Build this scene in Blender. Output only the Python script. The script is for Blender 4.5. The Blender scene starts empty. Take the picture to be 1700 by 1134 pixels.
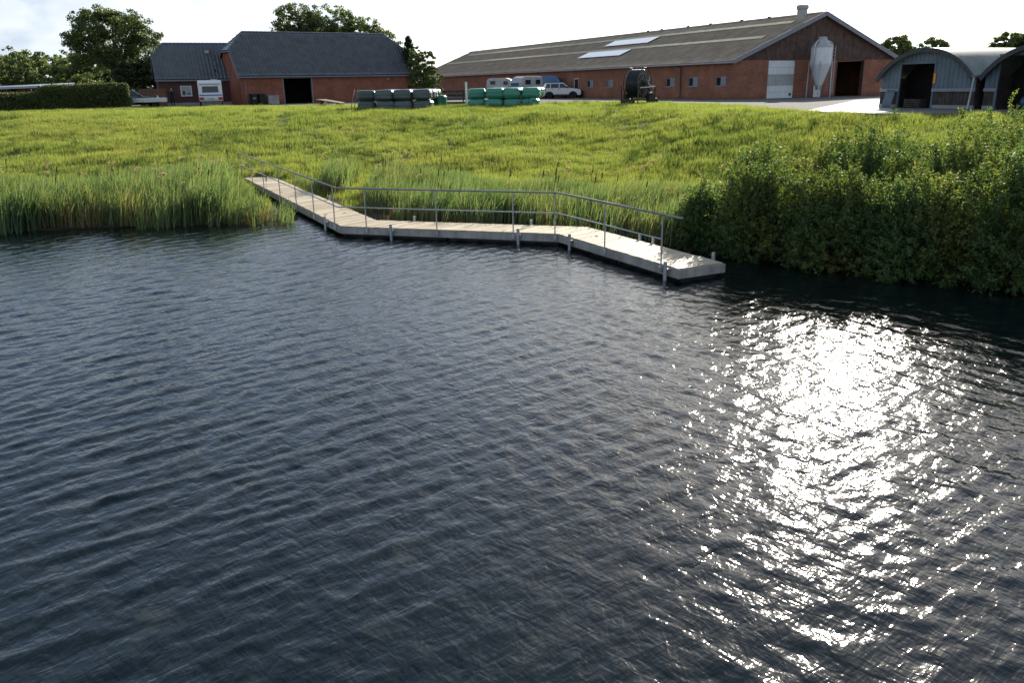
import bpy, bmesh, math, random
import numpy as np
from mathutils import Vector, Matrix
R = math.radians
random.seed(7)
RNG = np.random.default_rng(11)
scene = bpy.context.scene
col = scene.collection

# ------------------------------------------------------------------ camera
CAM_H, PITCH, ROLL, FPX = 4.05, 17.38, 1.07, 1360.0
th, ro = R(PITCH), R(ROLL)
F = Vector((0, math.cos(th), -math.sin(th)))
RR = Vector((1, 0, 0)); UU = Vector((0, math.sin(th), math.cos(th)))
RV = RR * math.cos(ro) - UU * math.sin(ro)
UV = UU * math.cos(ro) + RR * math.sin(ro)
cd = bpy.data.cameras.new('camera'); cam = bpy.data.objects.new('camera', cd); col.objects.link(cam)
cd.sensor_width = 36.0; cd.lens = 36.0 * FPX / 1700.0; cd.clip_start = .05; cd.clip_end = 6000
mw = Matrix((RV, UV, -F)).transposed().to_4x4(); mw.translation = (0, 0, CAM_H)
cam.matrix_world = mw
scene.camera = cam

# ------------------------------------------------------------------ sun, sky, exposure
SUN_AZ, SUN_EL = 23.0, 21.0
sd = bpy.data.lights.new('sun', 'SUN'); so = bpy.data.objects.new('sun', sd); col.objects.link(so)
sd.energy = 4.6; sd.angle = R(.55); sd.color = (1, .93, .82)
S = Vector((math.cos(R(SUN_EL)) * math.sin(R(SUN_AZ)), math.cos(R(SUN_EL)) * math.cos(R(SUN_AZ)), math.sin(R(SUN_EL))))
so.rotation_euler = S.to_track_quat('Z', 'Y').to_euler()
W = bpy.data.worlds.new('World'); scene.world = W; W.use_nodes = True
nt = W.node_tree; nt.nodes.clear()
def N(tree, typ, **kw):
    n = tree.nodes.new(typ)
    for k, v in kw.items(): setattr(n, k, v)
    return n
def wire(tree, a, b): tree.links.new(a, b)
def setin(n, **kw):
    for k, v in kw.items(): n.inputs[k.replace('_', ' ')].default_value = v
def math_n(tree, op, a, b=None, c=None, clamp=False):
    n = N(tree, 'ShaderNodeMath', operation=op, use_clamp=clamp)
    for i, v in enumerate((a, b, c)):
        if v is None: continue
        if isinstance(v, (int, float)): n.inputs[i].default_value = v
        else: tree.links.new(v, n.inputs[i])
    return n.outputs[0]
def mixc(tree, f, a, b, typ='MIX'):
    n = N(tree, 'ShaderNodeMix', data_type='RGBA', blend_type=typ)
    for i, v in ((0, f), (6, a), (7, b)):
        if isinstance(v, (int, float)): n.inputs[i].default_value = v
        elif isinstance(v, tuple): n.inputs[i].default_value = (*v, 1) if len(v) == 3 else v
        else: tree.links.new(v, n.inputs[i])
    return n.outputs[2]
def ramp(tree, fac, stops):
    n = N(tree, 'ShaderNodeValToRGB'); e = n.color_ramp.elements
    while len(e) < len(stops): e.new(.5)
    for el, (p, c) in zip(e, stops):
        el.position = p; el.color = (c, c, c, 1) if isinstance(c, (int, float)) else (*c, 1)
    tree.links.new(fac, n.inputs[0]); return n.outputs[0]
def noise(tree, vec, scale, detail=4, rough=.55, dist=0):
    n = N(tree, 'ShaderNodeTexNoise'); setin(n, Scale=scale, Detail=detail, Roughness=rough, Distortion=dist)
    if vec is not None: tree.links.new(vec, n.inputs['Vector'])
    return n.outputs['Fac']
CLOUD_SHIFT = 2.1
sky = N(nt, 'ShaderNodeTexSky', sky_type='NISHITA', sun_disc=False, sun_elevation=R(SUN_EL), sun_rotation=R(SUN_AZ),
        altitude=20, air_density=1.0, dust_density=1.0, ozone_density=1.2)
tc = N(nt, 'ShaderNodeTexCoord'); sx = N(nt, 'ShaderNodeSeparateXYZ'); wire(nt, tc.outputs['Generated'], sx.inputs[0])
X, Y, Z = sx.outputs
zz = math_n(nt, 'MAXIMUM', Z, 0.0)
den = math_n(nt, 'ADD', zz, .16)
cx = N(nt, 'ShaderNodeCombineXYZ'); wire(nt, math_n(nt, 'DIVIDE', X, den), cx.inputs[0]); wire(nt, math_n(nt, 'DIVIDE', Y, den), cx.inputs[1])
high = ramp(nt, noise(nt, cx.outputs[0], 1.05, 7, .56, .3), [(.40, 0.0), (.66, 1.0)])          # broken thin cloud overhead
c2 = N(nt, 'ShaderNodeCombineXYZ'); wire(nt, X, c2.inputs[0]); wire(nt, Y, c2.inputs[1]); wire(nt, math_n(nt, 'MULTIPLY', Z, 1.6), c2.inputs[2])
cm = N(nt, 'ShaderNodeMapping'); wire(nt, c2.outputs[0], cm.inputs[0]); cm.inputs['Location'].default_value = (CLOUD_SHIFT, 0, 0)
lowc = ramp(nt, noise(nt, cm.outputs[0], 6.5, 7, .5, .1), [(.525, 0.0), (.575, 1.0)])            # cumulus low round the horizon
band = ramp(nt, zz, [(.0, 1.0), (.085, .9), (.15, 0.0)])
lowf = math_n(nt, 'MULTIPLY', lowc, band)
haze = ramp(nt, zz, [(0.0, .92), (.14, .92), (.30, .58), (.48, .12), (.62, .0)])
lum0 = N(nt, 'ShaderNodeRGBToBW'); wire(nt, sky.outputs[0], lum0.inputs[0])
KN = 16.0                                                        # thin milky veil: evens out the glare of the low sky
soft = math_n(nt, 'MULTIPLY', math_n(nt, 'SUBTRACT', 1.0, math_n(nt, 'EXPONENT', math_n(nt, 'MULTIPLY', lum0.outputs[0], -1 / KN))), KN)
gain = math_n(nt, 'DIVIDE', soft, math_n(nt, 'MAXIMUM', lum0.outputs[0], .001))
skyc = mixc(nt, 1.0, sky.outputs[0], gain, 'MULTIPLY')
tint = mixc(nt, math_n(nt, 'MULTIPLY', math_n(nt, 'SUBTRACT', lum0.outputs[0], 3.0), .11, clamp=True), mixc(nt, ramp(nt, zz, [(.12, 0.0), (.32, 1.0)]), (.66, .78, .92), (.62, .94, 1.50)), (.97, .99, 1.02))
white = mixc(nt, 1.0, tint, soft, 'MULTIPLY')
cloud = mixc(nt, .55, white, (5.0, 5.1, 5.2))
dark = mixc(nt, 1.0, white, (.74, .82, .90), 'MULTIPLY')
s1 = mixc(nt, haze, skyc, white)
s2 = mixc(nt, math_n(nt, 'MULTIPLY', high, .46), s1, mixc(nt, .5, white, (9.0, 9.2, 9.4)))
s3 = mixc(nt, math_n(nt, 'MULTIPLY', lowf, .85), s2, mixc(nt, ramp(nt, noise(nt, cm.outputs[0], 11.0, 6, .5), [(.40, 0.0), (.60, 1.0)]), dark, cloud))
bg = N(nt, 'ShaderNodeBackground'); bg.inputs['Strength'].default_value = .090
wo = N(nt, 'ShaderNodeOutputWorld'); wire(nt, s3, bg.inputs[0]); wire(nt, bg.outputs[0], wo.inputs[0])
vs = scene.view_settings
scene.display_settings.display_device = 'sRGB'
vs.view_transform = 'Standard'; vs.look = 'None'; vs.gamma = 1; vs.use_curve_mapping = False
vs.exposure = 1.12
cy = scene.cycles
cy.use_denoising = True
try: cy.denoiser = 'OPENIMAGEDENOISE'
except Exception: pass
cy.denoising_prefilter = 'ACCURATE'
cy.max_bounces = 8; cy.transparent_max_bounces = 6; cy.sample_clamp_direct = 25; cy.sample_clamp_indirect = 6
cy.caustics_reflective = False; cy.caustics_refractive = False

# ------------------------------------------------------------------ materials
def base_mat(name):
    m = bpy.data.materials.new(name); m.use_nodes = True
    t = m.node_tree; p = t.nodes['Principled BSDF']; return m, t, p
def mat(name, c, rough=.65, metal=0.0, var=.18, vscale=3.0, bump=0.0, bscale=30.0, c2=None, spec=.4, stain=0.0):
    m, t, p = base_mat(name)
    co = N(t, 'ShaderNodeTexCoord').outputs['Object']
    n1 = noise(t, co, vscale, 6, .6)
    d = c2 or tuple(x * (1 - var * 2) for x in c)
    l = tuple(min(1, x * (1 + var)) for x in c)
    colr = ramp(t, n1, [(.25, d), (.75, l)])
    if stain:
        mp = N(t, 'ShaderNodeMapping'); wire(t, co, mp.inputs[0]); mp.inputs['Scale'].default_value = (4, 4, .35)
        st = ramp(t, noise(t, mp.outputs[0], 2.0, 5), [(.45, 1.0), (.75, 1 - stain)])
        colr = mixc(t, 1.0, colr, st, 'MULTIPLY')
    wire(t, colr, p.inputs['Base Color'])
    wire(t, ramp(t, n1, [(.2, min(1, rough + .1)), (.8, max(.05, rough - .1))]), p.inputs['Roughness'])
    p.inputs['Metallic'].default_value = metal; p.inputs['Specular IOR Level'].default_value = spec
    if bump:
        b = N(t, 'ShaderNodeBump'); b.inputs['Distance'].default_value = bump; b.inputs['Strength'].default_value = .8
        wire(t, noise(t, co, bscale, 5), b.inputs['Height']); wire(t, b.outputs[0], p.inputs['Normal'])
    return m
def brick_mat(name, a, b, mortar, dirt=.35):
    m, t, p = base_mat(name)
    co = N(t, 'ShaderNodeTexCoord').outputs['Object']
    s = N(t, 'ShaderNodeSeparateXYZ'); wire(t, co, s.inputs[0])
    c = N(t, 'ShaderNodeCombineXYZ'); wire(t, math_n(t, 'ADD', s.outputs[0], s.outputs[1]), c.inputs[0]); wire(t, s.outputs[2], c.inputs[1])
    br = N(t, 'ShaderNodeTexBrick'); wire(t, c.outputs[0], br.inputs['Vector'])
    br.inputs['Color1'].default_value = (*a, 1); br.inputs['Color2'].default_value = (*b, 1); br.inputs['Mortar'].default_value = (*mortar, 1)
    setin(br, Scale=1.0, Mortar_Size=.006); br.inputs['Brick Width'].default_value = .24; br.inputs['Row Height'].default_value = .075
    n1 = noise(t, co, .8, 6, .65)
    v = ramp(t, n1, [(.3, 1 - dirt), (.7, 1.12)])
    n2 = noise(t, co, 5.0, 3, .6)
    v2 = ramp(t, n2, [(.3, .82), (.7, 1.12)])
    low = ramp(t, s.outputs[2], [(0.0, .62), (.25, .9), (.6, 1.0)])        # darker towards the foot of the wall
    wire(t, mixc(t, 1.0, mixc(t, 1.0, mixc(t, 1.0, br.outputs[0], v, 'MULTIPLY'), v2, 'MULTIPLY'), low, 'MULTIPLY'), p.inputs['Base Color'])
    p.inputs['Roughness'].default_value = .85; p.inputs['Specular IOR Level'].default_value = .25
    b = N(t, 'ShaderNodeBump'); b.inputs['Distance'].default_value = .006; b.invert = True
    wire(t, br.outputs['Fac'], b.inputs['Height']); wire(t, b.outputs[0], p.inputs['Normal'])
    return m
def leaf_mat(name, dark, light, trans=.45, wscale=.6, rough=.45, yellow=None, amt=.25, spec=.35, tcol=1.0):
    m, t, p = base_mat(name)
    g = N(t, 'ShaderNodeNewGeometry')
    n1 = noise(t, g.outputs['Position'], wscale, 4, .6)
    rnd = g.outputs['Random Per Island']
    oi = N(t, 'ShaderNodeObjectInfo')
    f = math_n(t, 'ADD', math_n(t, 'MULTIPLY', n1, .9), math_n(t, 'MULTIPLY', rnd, .45))
    f = math_n(t, 'ADD', f, math_n(t, 'MULTIPLY', oi.outputs['Random'], .12))
    c = ramp(t, f, [(.42, dark), (.95, light)])
    if yellow:
        y = ramp(t, math_n(t, 'ADD', noise(t, g.outputs['Position'], wscale * .55, 3), math_n(t, 'MULTIPLY', rnd, .25)), [(.58, 0.0), (.8, 1.0)])
        c = mixc(t, math_n(t, 'MULTIPLY', y, amt), c, yellow)
    wire(t, c, p.inputs['Base Color']); p.inputs['Roughness'].default_value = rough; p.inputs['Specular IOR Level'].default_value = spec
    tr = N(t, 'ShaderNodeBsdfTranslucent')
    wire(t, mixc(t, 1.0, c, (1.55 * tcol, 1.6 * tcol, .75 * tcol), 'MULTIPLY'), tr.inputs[0])
    mx = N(t, 'ShaderNodeMixShader'); mx.inputs[0].default_value = trans
    wire(t, p.outputs[0], mx.inputs[1]); wire(t, tr.outputs[0], mx.inputs[2])
    wire(t, mx.outputs[0], t.nodes['Material Output'].inputs[0])
    return m
M = {}
M['brick_barn'] = brick_mat('brick_barn', (.45, .175, .10), (.35, .135, .08), (.22, .16, .12))
M['brick_house'] = brick_mat('brick_house', (.44, .15, .085), (.35, .115, .066), (.18, .12, .09))
M['brick_brown'] = mat('brown_cladding', (.125, .074, .056), .8, var=.25, vscale=2, stain=.3)
M['redwood'] = mat('red_brown_boards', (.115, .045, .035), .75, var=.2, stain=.25)
M['tile'] = mat('grey_tile', (.115, .125, .145), .34, var=.2, vscale=1.5, spec=.55)
M['fibre'] = mat('fibre_cement', (.46, .335, .235), .8, var=.2, vscale=.9, stain=.22, c2=(.29, .235, .165))
M['skylight'] = mat('skylight_sheet', (.66, .59, .38), .6, var=.15, vscale=1.2, spec=.2)
M['panel'] = mat('solar_panel', (.30, .33, .40), .10, var=.05, vscale=1, spec=1.0)
M['lilac'] = mat('painted_board', (.27, .265, .285), .6, var=.1)
M['white'] = mat('white_paint', (.78, .78, .76), .45, var=.05, stain=.12)
M['offwhite'] = mat('off_white', (.45, .44, .41), .5, var=.1, stain=.2)
M['grey'] = mat('grey_paint', (.28, .29, .30), .5, var=.12)
M['greyblue'] = mat('blue_grey_sheet', (.125, .17, .21), .5, var=.14, vscale=1.4, stain=.3)
M['darkgrey'] = mat('dark_grey', (.05, .053, .056), .55, var=.2)
M['black'] = mat('black_plastic', (.018, .018, .02), .45, var=.2)
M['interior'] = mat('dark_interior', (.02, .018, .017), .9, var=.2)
M['rubber'] = mat('rubber', (.02, .02, .02), .8, var=.2)
M['glass'] = mat('window_glass', (.02, .024, .028), .06, var=.05, spec=.6)
M['glass_pale'] = mat('pale_window', (.42, .43, .40), .15, var=.12, vscale=5, spec=.6)
M['galv'] = mat('galvanised_steel', (.46, .47, .48), .42, .75, var=.14, vscale=8)
M['steel_rail'] = mat('weathered_rail', (.36, .33, .31), .5, .55, var=.2, vscale=5)
M['alu'] = mat('aluminium', (.55, .56, .57), .35, .8, var=.1)
M['plank'] = None
M['fascia'] = mat('fascia_timber', (.44, .41, .36), .8, var=.2, vscale=2.5, stain=.25, bump=.003)
M['timber'] = mat('raw_timber', (.42, .32, .20), .75, var=.2)
M['oldwood'] = mat('old_dark_wood', (.075, .06, .05), .85, var=.3, stain=.3)
M['brownwood'] = mat('brown_fence_wood', (.20, .10, .055), .8, var=.25)
M['silver'] = mat('silver_car_paint', (.52, .53, .54), .25, .5, var=.03)
M['blue'] = mat('blue_paint', (.055, .13, .24), .35, var=.1)
M['palered'] = mat('red_lamp', (.45, .03, .04), .25, var=.05)
M['stripe_blue'] = mat('blue_stripe', (.08, .17, .38), .4, var=.05)
M['orange'] = mat('orange_sign', (.65, .28, .04), .5, var=.1)
M['greengrp'] = mat('green_plastic', (.03, .17, .11), .4, var=.2)
M['concrete'] = mat('concrete', (.33, .32, .30), .8, var=.15, vscale=.6, bump=.004, stain=0)
M['arch'] = mat('arch_roof_sheet', (.16, .18, .155), .55, var=.2, vscale=1.2, stain=.2)
M['rust'] = mat('rusty_steel', (.085, .06, .045), .65, .3, var=.35, vscale=6)
M['hose'] = mat('black_hose', (.028, .03, .036), .3, var=.2)
M['bark'] = mat('bark', (.06, .048, .036), .9, var=.3, vscale=6, bump=.02, bscale=9)
M['cloth'] = mat('black_cloth', (.013, .014, .017), .85, var=.2)
M['skin'] = mat('skin', (.50, .30, .22), .55, var=.05)
M['hair'] = mat('fair_hair', (.13, .09, .05), .7, var=.2)
def wrap_mat(name, c, hi):
    m, t, p = base_mat(name)
    co = N(t, 'ShaderNodeTexCoord').outputs['Object']
    mp = N(t, 'ShaderNodeMapping'); wire(t, co, mp.inputs[0]); mp.inputs['Scale'].default_value = (1.2, 1.2, 12)
    n1 = noise(t, mp.outputs[0], 1.6, 4, .6, .4)
    oi = N(t, 'ShaderNodeObjectInfo')
    f = math_n(t, 'ADD', n1, math_n(t, 'MULTIPLY', oi.outputs['Random'], .2))
    wire(t, ramp(t, f, [(.35, c), (.9, hi)]), p.inputs['Base Color'])
    p.inputs['Roughness'].default_value = .32; p.inputs['Specular IOR Level'].default_value = .55
    b = N(t, 'ShaderNodeBump'); b.inputs['Distance'].default_value = .03; b.inputs['Strength'].default_value = .7
    wire(t, n1, b.inputs['Height']); wire(t, b.outputs[0], p.inputs['Normal'])
    return m
M['wrap_dark'] = wrap_mat('dark_bale_wrap', (.046, .064, .056), (.10, .13, .113))
M['wrap_green'] = wrap_mat('green_bale_wrap', (.035, .19, .125), (.09, .33, .22))
def plank_mat():
    m, t, p = base_mat('deck_plank')
    co = N(t, 'ShaderNodeTexCoord').outputs['Object']
    g = N(t, 'ShaderNodeNewGeometry'); oi = N(t, 'ShaderNodeObjectInfo')
    big = noise(t, g.outputs['Position'], 1.1, 4, .6)
    gr = noise(t, co, 22, 3, .6)
    f = math_n(t, 'ADD', math_n(t, 'MULTIPLY', big, .6), math_n(t, 'MULTIPLY', oi.outputs['Random'], .35))
    f = math_n(t, 'ADD', f, math_n(t, 'MULTIPLY', gr, .25))
    c = ramp(t, f, [(.3, (.27, .21, .13)), (.6, (.46, .375, .245)), (.95, (.58, .50, .355))])
    wire(t, c, p.inputs['Base Color']); p.inputs['Roughness'].default_value = .6; p.inputs['Specular IOR Level'].default_value = .4
    b = N(t, 'ShaderNodeBump'); b.inputs['Distance'].default_value = .004
    wire(t, gr, b.inputs['Height']); wire(t, b.outputs[0], p.inputs['Normal'])
    return m
M['plank'] = plank_mat()
def ground_mat():
    m, t, p = base_mat('ground')
    g = N(t, 'ShaderNodeNewGeometry')
    n1 = noise(t, g.outputs['Position'], .35, 6, .65); n2 = noise(t, g.outputs['Position'], 4, 5, .65)
    c = ramp(t, n1, [(.3, (.055, .075, .018)), (.55, (.085, .115, .025)), (.75, (.12, .12, .035))])
    c = mixc(t, ramp(t, n2, [(.45, 0.0), (.7, .6)]), c, (.055, .055, .02))
    s = N(t, 'ShaderNodeSeparateXYZ'); wire(t, g.outputs['Position'], s.inputs[0])
    wet = ramp(t, math_n(t, 'ADD', s.outputs[2], math_n(t, 'MULTIPLY', n2, .08)), [(.0, 1.0), (.16, 1.0), (.24, 0.0)])
    c = mixc(t, wet, c, (.05, .038, .024))
    wire(t, c, p.inputs['Base Color']); p.inputs['Roughness'].default_value = .9; p.inputs['Specular IOR Level'].default_value = .15
    b = N(t, 'ShaderNodeBump'); b.inputs['Distance'].default_value = .08
    wire(t, n2, b.inputs['Height']); wire(t, b.outputs[0], p.inputs['Normal'])
    return m
M['ground'] = ground_mat()
def water_mat():
    m, t, p = base_mat('pond_water')
    g = N(t, 'ShaderNodeNewGeometry')
    p.inputs['Base Color'].default_value = (.006, .013, .018, 1)
    p.inputs['Roughness'].default_value = .088; p.inputs['IOR'].default_value = 1.36; p.inputs['Specular IOR Level'].default_value = .5
    def ridge(rot, sc, seed, dist):
        mp = N(t, 'ShaderNodeMapping'); mp.vector_type = 'TEXTURE'; wire(t, g.outputs['Position'], mp.inputs[0])
        mp.inputs['Rotation'].default_value = (0, 0, R(rot)); mp.inputs['Scale'].default_value = (1 / sc[0], 1 / sc[1], 1); mp.inputs['Location'].default_value = (seed, seed * .7, 0)
        n = noise(t, mp.outputs[0], 1.0, 2.5, .5, dist)
        q = math_n(t, 'SUBTRACT', math_n(t, 'MULTIPLY', n, 2.6), 1.3)
        a = math_n(t, 'SQRT', math_n(t, 'ADD', math_n(t, 'MULTIPLY', q, q), .02))
        return math_n(t, 'POWER', math_n(t, 'SUBTRACT', 1.0, math_n(t, 'MINIMUM', a, 1.0)), 1.6)
    h = math_n(t, 'ADD', math_n(t, 'MULTIPLY', ridge(-46, (4.6, 1.7), 0, .35), .75), math_n(t, 'MULTIPLY', ridge(46, (4.6, 2.0), 5, .35), .7))
    h = math_n(t, 'ADD', h, math_n(t, 'MULTIPLY', ridge(-5, (8.5, 3.6), 9, .3), .42))
    h = math_n(t, 'ADD', h, math_n(t, 'MULTIPLY', ridge(-52, (12.0, 3.6), 3, .3), .34))
    h = math_n(t, 'ADD', h, math_n(t, 'MULTIPLY', ridge(40, (13.0, 4.2), 7, .3), .28))
    weed = ramp(t, noise(t, g.outputs['Position'], 1.5, 7, .65, .4), [(.56, 0.0), (.66, 1.0)])
    wire(t, mixc(t, weed, (.003, .007, .009), (.013, .017, .015)), p.inputs['Base Color'])
    b = N(t, 'ShaderNodeBump'); b.inputs['Distance'].default_value = .0100; b.inputs['Strength'].default_value = 1.0
    wire(t, h, b.inputs['Height']); wire(t, b.outputs[0], p.inputs['Normal'])
    return m
M['water'] = water_mat()
def yard_mat(name, a, b_, rough, spec):
    m, t, p = base_mat(name)
    g = N(t, 'ShaderNodeNewGeometry')
    n1 = noise(t, g.outputs['Position'], .5, 7, .65)
    wire(t, ramp(t, n1, [(.3, a), (.7, b_)]), p.inputs['Base Color']); p.inputs['Roughness'].default_value = rough; p.inputs['Specular IOR Level'].default_value = spec
    b = N(t, 'ShaderNodeBump'); b.inputs['Distance'].default_value = .01
    wire(t, noise(t, g.outputs['Position'], 8, 5), b.inputs['Height']); wire(t, b.outputs[0], p.inputs['Normal'])
    return m
M['yard'] = yard_mat('yard_surface', (.12, .115, .105), (.18, .17, .155), .97, .06)
M['sheen_concrete'] = yard_mat('sun_sheen_concrete', (.30, .285, .26), (.40, .38, .35), .8, .12)  # concrete, paled to carry the sun's sheen in its colour
M['grass'] = leaf_mat('grass_blade', (.095, .145, .042), (.25, .275, .095), .52, .3, .6, (.26, .215, .085), .32, spec=.15)
M['tussock'] = leaf_mat('dark_tussock', (.032, .065, .018), (.08, .115, .032), .45, .5, .5)
M['reed'] = leaf_mat('reed_leaf', (.065, .115, .05), (.20, .25, .125), .42, 1.0, .45, (.24, .20, .09), .55, spec=.4)
M['reed_dry'] = leaf_mat('dry_reed', (.13, .085, .04), (.30, .22, .115), .3, .8, .6)
M['cattail'] = mat('cattail_head', (.09, .045, .022), .9)
M['plume'] = leaf_mat('seed_plume', (.30, .24, .17), (.48, .40, .31), .5, 1, .8)
M['willow'] = leaf_mat('willow_leaf', (.045, .095, .040), (.13, .19, .07), .38, 1.3, .6, (.25, .22, .05), .6, spec=.16)
M['oak'] = leaf_mat('oak_leaf', (.042, .068, .024), (.115, .14, .05), .36, .35, .5)
M['oak2'] = leaf_mat('pale_leaf', (.065, .10, .034), (.16, .19, .07), .35, .3, .5)
M['dark_leaf'] = leaf_mat('dark_leaf', (.016, .032, .012), (.04, .06, .02), .25, .5, .5)
M['hedge'] = leaf_mat('hedge_leaf', (.042, .07, .02), (.13, .14, .045), .3, .8, .5)
M['conifer'] = leaf_mat('conifer_needle', (.015, .03, .015), (.035, .055, .022), .15, .8, .6)

# ------------------------------------------------------------------ mesh builder and object helpers
class MB:
    def __init__(s): s.v = []; s.f = []
    def add(s, vs, fs):
        o = len(s.v); s.v += [tuple(v) for v in vs]; s.f += [tuple(i + o for i in f) for f in fs]; return s
    def box(s, x0, y0, z0, x1, y1, z1):
        return s.add([(x0, y0, z0), (x1, y0, z0), (x1, y1, z0), (x0, y1, z0), (x0, y0, z1), (x1, y0, z1), (x1, y1, z1), (x0, y1, z1)],
                     [(0, 3, 2, 1), (4, 5, 6, 7), (0, 1, 5, 4), (1, 2, 6, 5), (2, 3, 7, 6), (3, 0, 4, 7)])
    def hexa(s, b, t):  # bottom quad, top quad
        return s.add(list(b) + list(t), [(0, 3, 2, 1), (4, 5, 6, 7), (0, 1, 5, 4), (1, 2, 6, 5), (2, 3, 7, 6), (3, 0, 4, 7)])
    def bar(s, p, q, w, h=None, up=(0, 0, 1)):
        p, q = Vector(p), Vector(q); h = h or w; d = (q - p).normalized(); u = Vector(up)
        if abs(d.dot(u)) > .98: u = Vector((0, 1, 0))
        a = d.cross(u).normalized() * w / 2; b = a.cross(d).normalized() * h / 2
        return s.hexa([p - a - b, p + a - b, p + a + b, p - a + b], [q - a - b, q + a - b, q + a + b, q - a + b])
    def cyl(s, p, q, r0, r1=None, n=10, caps=True):
        return s.tube([p, q], [r0, r0 if r1 is None else r1], n, caps)
    def tube(s, pts, r, n=8, caps=True):
        pts = [Vector(p) for p in pts]; rs = r if isinstance(r, (list, tuple)) else [r] * len(pts)
        V = []; Fc = []; a = None
        for i, p in enumerate(pts):
            d = (pts[min(i + 1, len(pts) - 1)] - pts[max(i - 1, 0)]).normalized()
            if a is None:
                u = Vector((0, 0, 1)) if abs(d.z) < .95 else Vector((1, 0, 0)); a = d.cross(u).normalized()
            else: a = (a - d * a.dot(d)).normalized()
            b = d.cross(a)
            for k in range(n):
                t = 2 * math.pi * k / n; V.append(p + (a * math.cos(t) + b * math.sin(t)) * rs[i])
        for i in range(len(pts) - 1):
            for k in range(n):
                Fc.append((i * n + k, i * n + (k + 1) % n, (i + 1) * n + (k + 1) % n, (i + 1) * n + k))
        if caps: Fc += [tuple(range(n - 1, -1, -1)), tuple((len(pts) - 1) * n + k for k in range(n))]
        return s.add(V, Fc)
    def lathe(s, prof, c=(0, 0, 0), n=20):
        V = []; Fc = []
        for r, z in prof:
            for k in range(n):
                t = 2 * math.pi * k / n; V.append((c[0] + r * math.cos(t), c[1] + r * math.sin(t), c[2] + z))
        m = len(prof)
        for i in range(m - 1):
            for k in range(n): Fc.append((i * n + k, i * n + (k + 1) % n, (i + 1) * n + (k + 1) % n, (i + 1) * n + k))
        Fc += [tuple(range(n - 1, -1, -1)), tuple((m - 1) * n + k for k in range(n))]
        return s.add(V, Fc)
    def prism(s, poly, off):  # polygon of 3d points swept by off
        n = len(poly); a = [Vector(p) for p in poly]; o = Vector(off); b = [p + o for p in a]
        return s.add(a + b, [tuple(range(n - 1, -1, -1)), tuple(range(n, 2 * n))] + [(i, (i + 1) % n, n + (i + 1) % n, n + i) for i in range(n)])
    def quad(s, *p): return s.add(p, [tuple(range(len(p)))])
    def xform(s, m): s.v = [tuple(m @ Vector(v)) for v in s.v]; return s
    def mesh(s, name, m, smooth=False):
        me = bpy.data.meshes.new(name); me.from_pydata(s.v, [], s.f)
        if m: me.materials.append(m)
        if smooth: me.polygons.foreach_set('use_smooth', [True] * len(me.polygons))
        bm = bmesh.new(); bm.from_mesh(me); bmesh.ops.recalc_face_normals(bm, faces=bm.faces); bm.to_mesh(me); bm.free()
        me.update(); return me
def link(name, data, parent=None, loc=None, rotz=None):
    o = bpy.data.objects.new(name, data); col.objects.link(o)
    if parent: o.parent = parent
    if loc is not None: o.location = loc
    if rotz is not None: o.rotation_euler = (0, 0, rotz)
    return o
def part(name, mb, m, parent=None, label=None, kind=None, smooth=False, bevel=0, loc=None, rotz=None):
    me = mb.mesh(name, m, smooth) if isinstance(mb, MB) else mb
    o = link(name, me, parent, loc, rotz)
    if label: o['label'] = label
    if kind: o['kind'] = kind
    if bevel:
        b = o.modifiers.new('bevel', 'BEVEL'); b.width = bevel; b.segments = 2; b.limit_method = 'ANGLE'; b.angle_limit = R(40)
    return o
def tag(o, label, cat, group=None):
    o['label'] = label; o['category'] = cat
    if group: o['group'] = group
    return o
def thing(name, label, cat, loc=(0, 0, 0), rotz=0, group=None):
    o = link(name, None, None, loc, rotz); o.empty_display_size = .2
    return tag(o, label, cat, group)
def structure(name, me, m=None, smooth=False):
    if isinstance(me, MB): me = me.mesh(name, m, smooth)
    o = link(name, me); o['kind'] = 'structure'; return o
def np_mesh(name, V, Fq, m, smooth=False):   # vertices (n,3), faces (k,3 or 4)
    me = bpy.data.meshes.new(name); V = np.asarray(V, np.float32); Fq = np.asarray(Fq, np.int32); k = Fq.shape[1]
    me.vertices.add(len(V)); me.vertices.foreach_set('co', V.ravel())
    me.loops.add(Fq.size); me.loops.foreach_set('vertex_index', Fq.ravel())
    me.polygons.add(len(Fq)); me.polygons.foreach_set('loop_start', np.arange(0, Fq.size, k, dtype=np.int32))
    if smooth: me.polygons.foreach_set('use_smooth', np.ones(len(Fq), bool))
    me.materials.append(m); me.update(calc_edges=True); me.validate(); return me
def copy_tree(o, parent=None):
    c = o.copy(); col.objects.link(c)
    if parent: c.parent = parent
    for ch in list(o.children): copy_tree(ch, c)
    return c

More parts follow.
